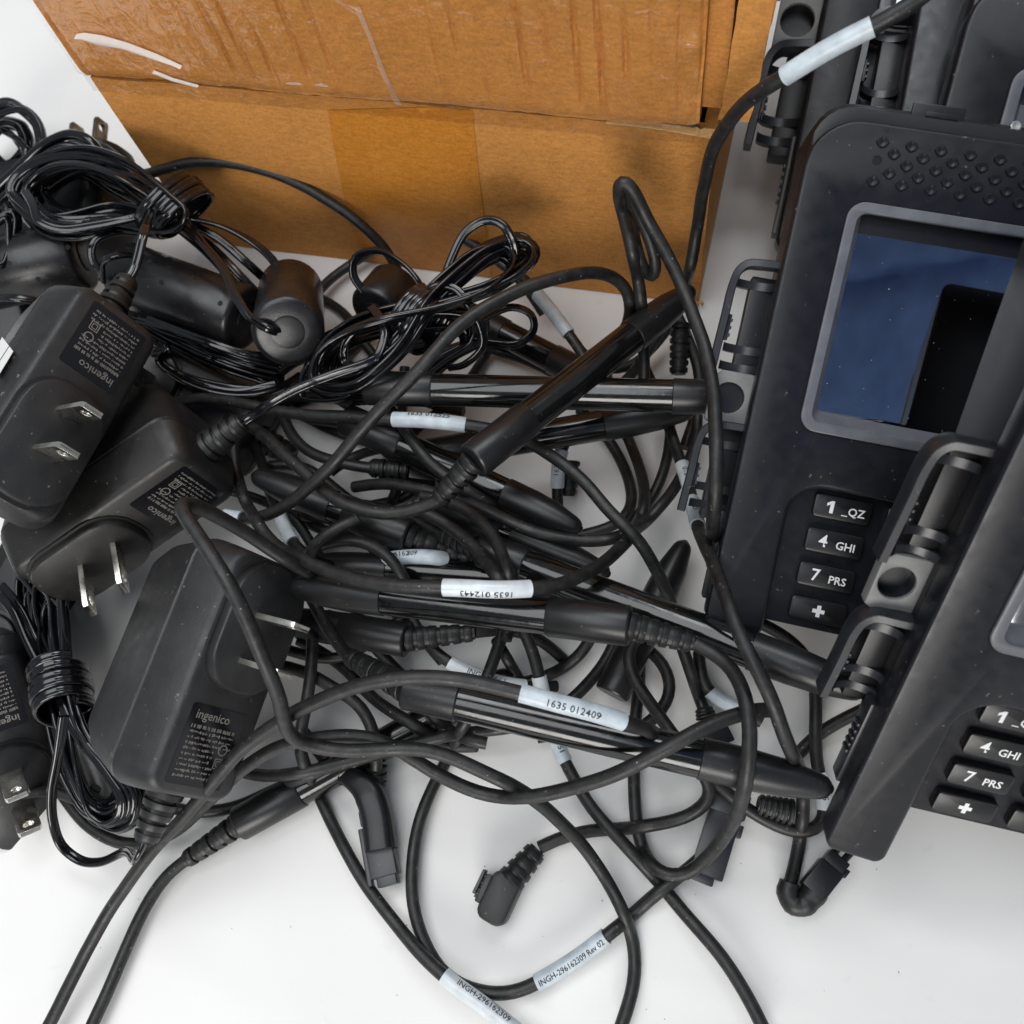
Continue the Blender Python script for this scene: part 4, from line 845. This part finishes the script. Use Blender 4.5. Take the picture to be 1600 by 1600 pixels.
c = find('short round cord with an upright printed sleeve'); strain(c.obj, P(890, 720, 10), P(888, 775, 6), 3.4, 2.6, off=c.off, nseg=5)
c = find('standing between upright loop'); strain(c.obj, P(1064, 505, 20), P(1060, 585, 14), 3.4, 2.8, off=c.off, nseg=7)
c = find('curling beneath the adapter prongs'); strain(c.obj, P(588, 1196, 8), P(589, 1232, 6), 3.2, 2.6, off=c.off, nseg=3)
# ================================================================== glossy flat power cords
def tw(seed, amp=1.5, base=0.): return lambda i: base + amp * noise.noise(Vector((i * .035, seed, 2)))
def px_path(pts, step=1.4): return catmull([P(*p) for p in pts], step)
def twin(path, r=.74, seed=0, amp=1.4, base=0.):
    b = newbm(); sweep(b, path, twin_prof(r), twist=tw(seed, amp, base)); return b
def hank(base, turns, jit=10, jz=4, seed=0, per=22, start=0):
    """one continuous cord wound many times round a closed guide loop"""
    rnd = random.Random(seed); loop = catmull([Vector(p) for p in base], 14, closed=True); n = len(loop); pts = []
    lay = [.78 + .36 * q / turns for q in range(turns + 1)]; rnd.shuffle(lay); lz = [-jz + 2 * jz * q / turns for q in range(turns + 1)]; rnd.shuffle(lz)
    offs = [(rnd.uniform(-jit, jit), rnd.uniform(-jit, jit), lz[q], lay[q]) for q in range(turns + 1)]
    cx = sum(p.x for p in loop) / n; cy = sum(p.y for p in loop) / n
    for t in range(turns):
        for k in range(per):
            f_ = k / per; i = (start + f_ * n) % n; a = loop[int(i)]; b_ = loop[(int(i) + 1) % n]; p = a.lerp(b_, i - int(i))
            o = [offs[t][q] * (1 - f_) + offs[t + 1][q] * f_ for q in range(4)]
            w_ = Vector((noise.noise(Vector((t * 3.1 + f_ * 3, seed, 0))), noise.noise(Vector((t * 3.1 + f_ * 3, seed, 5))), 0)) * jit * .9
            pts.append(P(cx + (p.x - cx) * o[3] + o[0] * .6 + w_.x, cy + (p.y - cy) * o[3] + o[1] * .6 + w_.y, max(3.5, p.z + o[2])))
    return catmull(pts, 1.5)
def wrap(A, B, ra, rb, turns, seed=0, r=.80):
    """close coil round the waist of a hank"""
    x, y, d = frame_from(B - A); L = (B - A).length; n = turns * 26; path = []; fr = []
    for i in range(n + 1):
        t = i / n; a = 2 * math.pi * turns * t + .6; k = 1 + .16 * noise.noise(Vector((t * 7, seed, 0)))
        path.append(A + d * (L * t + 1.5 * math.sin(a + seed) + 1.2 * noise.noise(Vector((t * 6, seed, 4)))) + (x * ra * math.cos(a) + y * rb * math.sin(a)) * k)
    for i in range(n + 1):
        tt = (path[min(n, i + 1)] - path[max(0, i - 1)]).normalized(); xx = (d - tt * d.dot(tt)).normalized(); fr.append((xx, tt.cross(xx), tt))
    b = newbm(); sweep(b, path, twin_prof(r), fr=fr); return b
def ferrite(root, off, A, B, r, holes=(), bore=True):
    b = newbm(); L = (B - A).length
    lathe(b, A, B, [(0, r * .42), (.01, r * .82), (.5, r * .93), (1.6, r), (L - 1.6, r), (L - .5, r * .93), (L - .01, r * .82), (L, r * .42)], 36)
    f = obj('ferrite_core', b, 'ferrite', root, off=off)
    x, y, d = frame_from(B - A)
    b = newbm(); lathe(b, B - d * .2, B + d * 3, [(0, r * .46), (.55, r * .46), (.7, r * .40), (.7, .2)], 24); obj('core_ring', b, 'ferrite', f, off=off)
    b = newbm(); lathe(b, A - d * .5, A + d * 3, [(0, r * .40), (.1, r * .46), (.7, r * .46)], 24); obj('core_ring', b, 'ferrite', f, off=off)
    for (px, py) in holes:                    # moulding pin holes on the side towards the camera
        o = Vector(CAMP); dv = Vector((R @ np.array([(px - 800) / FPX, -(py - 800) / FPX, -1.0])).tolist()).normalized()
        w_ = o - A; dd = dv - d * dv.dot(d); ww = w_ - d * w_.dot(d); a_ = dd.dot(dd); b2 = dd.dot(ww); c_ = ww.dot(ww) - r * r; disc = b2 * b2 - a_ * c_
        if disc < 0: continue
        h = o + dv * ((-b2 - math.sqrt(disc)) / a_); nn = (h - A) - d * (h - A).dot(d)
        b = newbm(); lathe(b, h - nn.normalized() * .3, h + nn, [(0, .85), (.36, .85), (.37, .3)], 12); obj('pin_hole', b, 'hole', f, off=off)
    return f
PG = 'flat glossy power cords tied in hanks'
def power_cord(label, o):
    off = tuple(P(*o)); r_ = empty('cord_hank', off); tag(r_, label, 'power cord', PG); return r_, off
# upper left hank with close wrap, ending in the upright ferrite
pc, off = power_cord('glossy flat cord hank with a tight wrap, upper left before the box', (150, 310, 40))
base = [(30, 300, 46), (60, 262, 50), (120, 244, 54), (185, 262, 56), (235, 296, 54), (272, 330, 50), (245, 352, 46), (190, 345, 44), (120, 352, 44), (60, 345, 44)]
obj('coil', twin(hank(base, 15, 26, 10, 3), seed=3), 'pvc', pc, 60, off=off)
obj('coil', twin(hank([(22, 315, 30), (50, 280, 32), (110, 258, 34), (180, 282, 34), (250, 325, 34), (200, 355, 30), (110, 360, 28), (50, 350, 28)], 8, 22, 8, 5), seed=5), 'pvc', pc, 60, off=off)
obj('coil', twin(px_path([(40, 300, 58), (52, 320, 60), (62, 346, 60), (95, 358, 58), (150, 352, 56), (210, 340, 54), (250, 330, 52), (300, 342, 46), (359, 359, 42), (406, 387, 38), (430, 412, 34), (440, 440, 30)]), seed=6), 'pvc', pc, 60, off=off)
obj('tie_wrap', wrap(P(255, 308, 52), P(288, 336, 48), 10.6, 9.2, 5, 1, .9), 'pvc', pc, 60, off=off)
obj('lead', twin(px_path([(285, 335, 50), (312, 375, 52), (345, 415, 54), (368, 462, 56), (392, 497, 58), (420, 514, 58), (442, 521, 52), (452, 524, 44)]), seed=8), 'pvc', pc, 60, off=off)
ferrite(pc, off, P(455, 452, 26), P(450, 519, 54), 10.3)
for k, q in enumerate(([(280, 350, 40), (330, 385, 38), (370, 425, 36), (405, 462, 30)], [(290, 345, 44), (340, 372, 40), (385, 410, 36), (418, 440, 28)], [(270, 350, 32), (320, 392, 28), (365, 440, 24), (400, 480, 20)])):
    obj('lead', twin(px_path(q), seed=20 + k), 'pvc', pc, 60, off=off)
# adapter with the sticker: lead into the wrap, flat ferrite beside it
pc2, off = power_cord('glossy flat cord running under the lying ferrite core with pin holes', (300, 480, 34))
ferrite(pc2, off, P(196, 428, 38), P(386, 500, 36), 10.6, ((233, 409), (265, 403), (252, 441), (344, 474), (352, 436), (320, 420)))
for k, q in enumerate(([(222, 494, 34), (270, 520, 34), (330, 548, 34), (385, 568, 32), (432, 580, 28)], [(215, 500, 36), (262, 512, 38), (320, 535, 38), (380, 558, 36), (436, 572, 30)], [(225, 505, 32), (280, 535, 32), (340, 562, 32), (400, 582, 28), (440, 590, 24)], [(230, 498, 40), (285, 520, 40), (340, 540, 40), (392, 556, 36), (440, 566, 30)], [(228, 515, 28), (290, 548, 28), (350, 575, 28), (410, 595, 24)],
    [(240, 552, 36), (262, 548, 40), (248, 564, 38), (281, 592, 36), (328, 610, 34), (390, 616, 32), (437, 605, 30), (470, 585, 26)], [(236, 545, 32), (262, 575, 32), (310, 600, 30), (370, 612, 28), (430, 600, 26)])):
    for rr_ in range(2): obj('coil', twin(px_path([(x_ + 5 * rr_ * math.sin(k * 2 + x_ * .01), y_ + 9 * rr_ * math.cos(k + x_ * .013), z_ - 5 * rr_) for x_, y_, z_ in q]), seed=30 + k + 9 * rr_, amp=1.0), 'pvc', pc2, 60, off=off)
obj('coil', twin(px_path([(158, 430, 40), (143, 400, 44), (150, 375, 46), (185, 362, 44), (225, 365, 40)]), seed=41), 'pvc', pc2, 60, off=off)
obj('coil', twin(px_path([(160, 440, 46), (162, 408, 52), (178, 400, 54), (196, 398, 52), (215, 402, 48)]), seed=42), 'pvc', pc2, 60, off=off)
ob = empty('a', (0, 0, 0)); bpy.data.objects.remove(ob)
q = A1p((27, -1, -10.5)); b = twin([p for p in catmull([A1p((24, -1, -10.4)), A1p((32, -1, -11)), P(224, 366, 66), P(232, 345, 62), P(240, 325, 56)], 1.4)], seed=44, amp=.3, base=.4)
obj('cord', xf(b, A1.matrix_world.inverted() @ Matrix.Scale(S, 4) if False else Matrix.Identity(4)), 'pvc', None, 60, off=tuple(A1['_o'])).name = 'cord_tmp'
o_ = bpy.data.objects['cord_tmp']; bpy.context.view_layer.update()
def adopt(o, parent, name):                   # hand a world-space mesh over to a rotated parent
    mw = o.matrix_world.copy(); o.parent = parent; o.matrix_parent_inverse = parent.matrix_world.inverted(); o.matrix_world = mw; o.name = name
adopt(o_, A1, 'cord')
adopt(st, A1, 'sticker')
# left ferrite
pc3, off = power_cord('fat ferrite core with pin holes at the left edge, cord loops above it', (60, 410, 30))
ferrite(pc3, off, P(-30, 432, 34), P(132, 398, 32), 11.8, ((14, 411), (60, 436), (62, 362), (106, 386)))
obj('coil', twin(hank([(-40, 400, 44), (-10, 350, 46), (18, 330, 46), (24, 370, 42), (5, 420, 40)], 4, 8, 4, 9), seed=9), 'pvc', pc3, 60, off=off)
obj('coil', twin(px_path([(-20, 470, 40), (20, 466, 44), (60, 472, 40), (90, 490, 34)]), seed=10), 'pvc', pc3, 60, off=off)
# far left coil
pc4, off = power_cord('thick loose loops of black cord in the far upper left corner', (20, 225, 20))
b = newbm(); sweep(b, hank([(-45, 225, 22), (-20, 180, 26), (22, 168, 28), (58, 195, 26), (66, 240, 24), (40, 268, 20), (0, 275, 18), (-35, 262, 18)], 8, 17, 7, 12), circ(1.25, 9)); obj('coil', b, 'pvc', pc4, 60, off=off)
b = newbm(); sweep(b, hank([(-25, 235, 16), (0, 195, 18), (32, 205, 20), (45, 240, 18), (15, 268, 14)], 7, 12, 6, 14), circ(1.25, 9)); obj('coil', b, 'pvc', pc4, 60, off=off)
b = newbm(); sweep(b, px_path([(-10, 300, 40), (30, 262, 44), (70, 226, 48), (110, 210, 50), (140, 220, 50), (160, 245, 46), (170, 275, 38)]), circ(1.7, 9)); obj('coil', b, 'pvc', pc4, 60, off=off)
b = newbm(); sweep(b, px_path([(-10, 322, 38), (25, 290, 42), (62, 250, 46), (105, 228, 48), (135, 238, 46), (150, 262, 42)]), circ(1.5, 9)); obj('coil', b, 'pvc', pc4, 60, off=off)
# middle hank below the brown tape
pc5, off = power_cord('glossy flat cord hank like a bow in the middle, before the brown tape', (660, 500, 40))
base = [(496, 592, 42), (500, 555, 46), (545, 515, 50), (610, 492, 54), (668, 478, 54), (725, 462, 54), (785, 440, 54), (830, 402, 52), (822, 382, 52), (775, 388, 54), (722, 425, 54), (672, 470, 52), (640, 520, 52), (600, 565, 50), (548, 600, 46)]
obj('coil', twin(hank(base, 10, 20, 9, 21, per=30), seed=21, r=.68), 'pvc', pc5, 60, off=off)
base = [(500, 590, 32), (512, 545, 36), (560, 518, 40), (625, 505, 42), (690, 495, 40), (740, 500, 38), (748, 530, 34), (700, 560, 34), (650, 600, 34), (600, 618, 34), (545, 618, 32)]
obj('coil', twin(hank(base, 8, 17, 8, 23, per=26), seed=23, r=.68), 'pvc', pc5, 60, off=off)
for k, q in enumerate(([(690, 448, 52), (705, 405, 56), (728, 362, 60), (760, 344, 62), (786, 352, 62), (802, 382, 58), (804, 408, 54), (795, 432, 50)], [(700, 450, 50), (728, 405, 54), (770, 378, 56), (815, 372, 56), (838, 388, 54), (835, 408, 52), (800, 430, 50), (745, 458, 50)], [(705, 455, 48), (760, 412, 50), (810, 396, 52), (838, 398, 52)], [(750, 500, 40), (800, 480, 40), (830, 492, 38), (834, 515, 36), (810, 537, 36), (770, 536, 36), (730, 530, 36)], [(568, 455, 40), (552, 430, 44), (556, 402, 48), (590, 392, 50), (630, 412, 50), (655, 440, 48), (660, 452, 46)], [(580, 480, 56), (595, 500, 58), (600, 530, 58), (588, 560, 56), (572, 580, 52)], [(655, 465, 56), (680, 447, 58), (710, 450, 58), (735, 480, 56), (752, 510, 52), (755, 540, 48), (725, 570, 44), (700, 575, 42)])):
    obj('coil', twin(px_path(q), seed=50 + k, r=.68), 'pvc', pc5, 60, off=off)
obj('tie_wrap', wrap(P(640, 490, 52), P(676, 510, 50), 9.0, 8.5, 4, 2, .78), 'pvc', pc5, 60, off=off)
ferrite(pc5, off, P(622, 446, 30), P(586, 490, 34), 9.0)
# lead of the middle adapter running into the middle hank
mb = [A2p((24, -1.4, -10.4)), A2p((31, -1.4, -10)), P(422, 631, 52), P(462, 609, 54), P(525, 584, 56), P(578, 566, 56), P(620, 545, 54), P(660, 535, 50)]
o_ = obj('cord_tmp', twin(catmull(mb, 1.4), seed=61, amp=.6, base=.5), 'pvc', None, 60, off=tuple(A2['_o'])); bpy.context.view_layer.update(); adopt(o_, A2, 'cord')
# lower left hank: lead of the largest adapter
mb = [A3p((24, -1, -10.4)), A3p((31, -1, -11)), P(194, 1331, 16), P(156, 1347, 12), P(125, 1344, 10), P(97, 1322, 12), P(83, 1284, 18), P(81, 1237, 24), P(91, 1181, 30), P(100, 1119, 36)]
o_ = obj('cord_tmp', twin(catmull(mb, 1.4), seed=62, amp=.5, base=1.2), 'pvc', None, 60, off=tuple(A3['_o'])); bpy.context.view_layer.update(); adopt(o_, A3, 'cord')
pc6, off = power_cord('glossy flat cord hank tied upright beside the cut off adapter at lower left', (120, 1100, 22))
base = [(62, 905, 16), (85, 915, 20), (95, 990, 26), (105, 1080, 28), (130, 1150, 26), (175, 1200, 22), (205, 1250, 18), (185, 1282, 14), (145, 1268, 14), (112, 1200, 18), (90, 1120, 22), (70, 1040, 20), (52, 960, 16)]
obj('coil', twin(hank(base, 11, 20, 8, 31, per=28), seed=31), 'pvc', pc6, 60, off=off)
base = [(40, 900, 10), (85, 960, 14), (110, 1090, 16), (160, 1160, 14), (215, 1225, 12), (208, 1270, 9), (150, 1280, 8), (110, 1210, 10), (80, 1100, 12), (45, 1000, 10)]
obj('coil', twin(hank(base, 7, 16, 6, 33, per=28), seed=33), 'pvc', pc6, 60, off=off)
obj('tie_wrap', wrap(P(92, 1045, 28), P(103, 1112, 28), 7.4, 7.4, 5, 3), 'pvc', pc6, 60, off=off)
for k, q in enumerate(([(0, 930, 30), (20, 955, 30), (40, 1000, 28), (60, 1040, 26)], [(2, 915, 26), (30, 950, 26), (55, 1000, 24), (75, 1040, 24)])):
    obj('coil', twin(px_path(q), seed=70 + k), 'pvc', pc6, 60, off=off)
# small round foot glimpsed between the adapters
# ================================================================== blue shirt mirrored in the screen (hangs beyond the frame, by the camera)
b = newbm(); vs = []
c0, ex, ey = Vector((138, 28, 288)), Vector((1, -.15, .18)).normalized(), Vector((.1, .95, -.12)).normalized(); ez = ex.cross(ey)
for j in range(41):
    row = []
    for i in range(41):
        u, v = -135 + 215 * i / 40, -92 + 184 * j / 40
        h = 4 * math.sin(u * .09 + .8 * math.sin(v * .03)) * (.3 + .7 * math.exp(-((v - 10) / 40) ** 2)) + 11 * math.exp(-((v - 38 - u * .06) / 6) ** 2) + 3 * noise.noise(Vector((u * .02, v * .02, 1)))
        row.append(b.verts.new(c0 + ex * u + ey * v + ez * h))
    vs.append(row)
for j in range(40):
    for i in range(40): b.faces.new((vs[j][i], vs[j][i + 1], vs[j + 1][i + 1], vs[j + 1][i]))
r = bmesh.ops.extrude_face_region(b, geom=b.faces[:])
for q in r['geom']:
    if isinstance(q, bmesh.types.BMVert): q.co += ez * 1.2
tag(obj('shirt', b, 'shirt', None, 60, off=tuple(c0)), 'creased blue cloth shirt hanging over the terminals, mirrored in the screen', 'shirt')
for o in SC.objects:
    if '_o' in o: del o['_o']
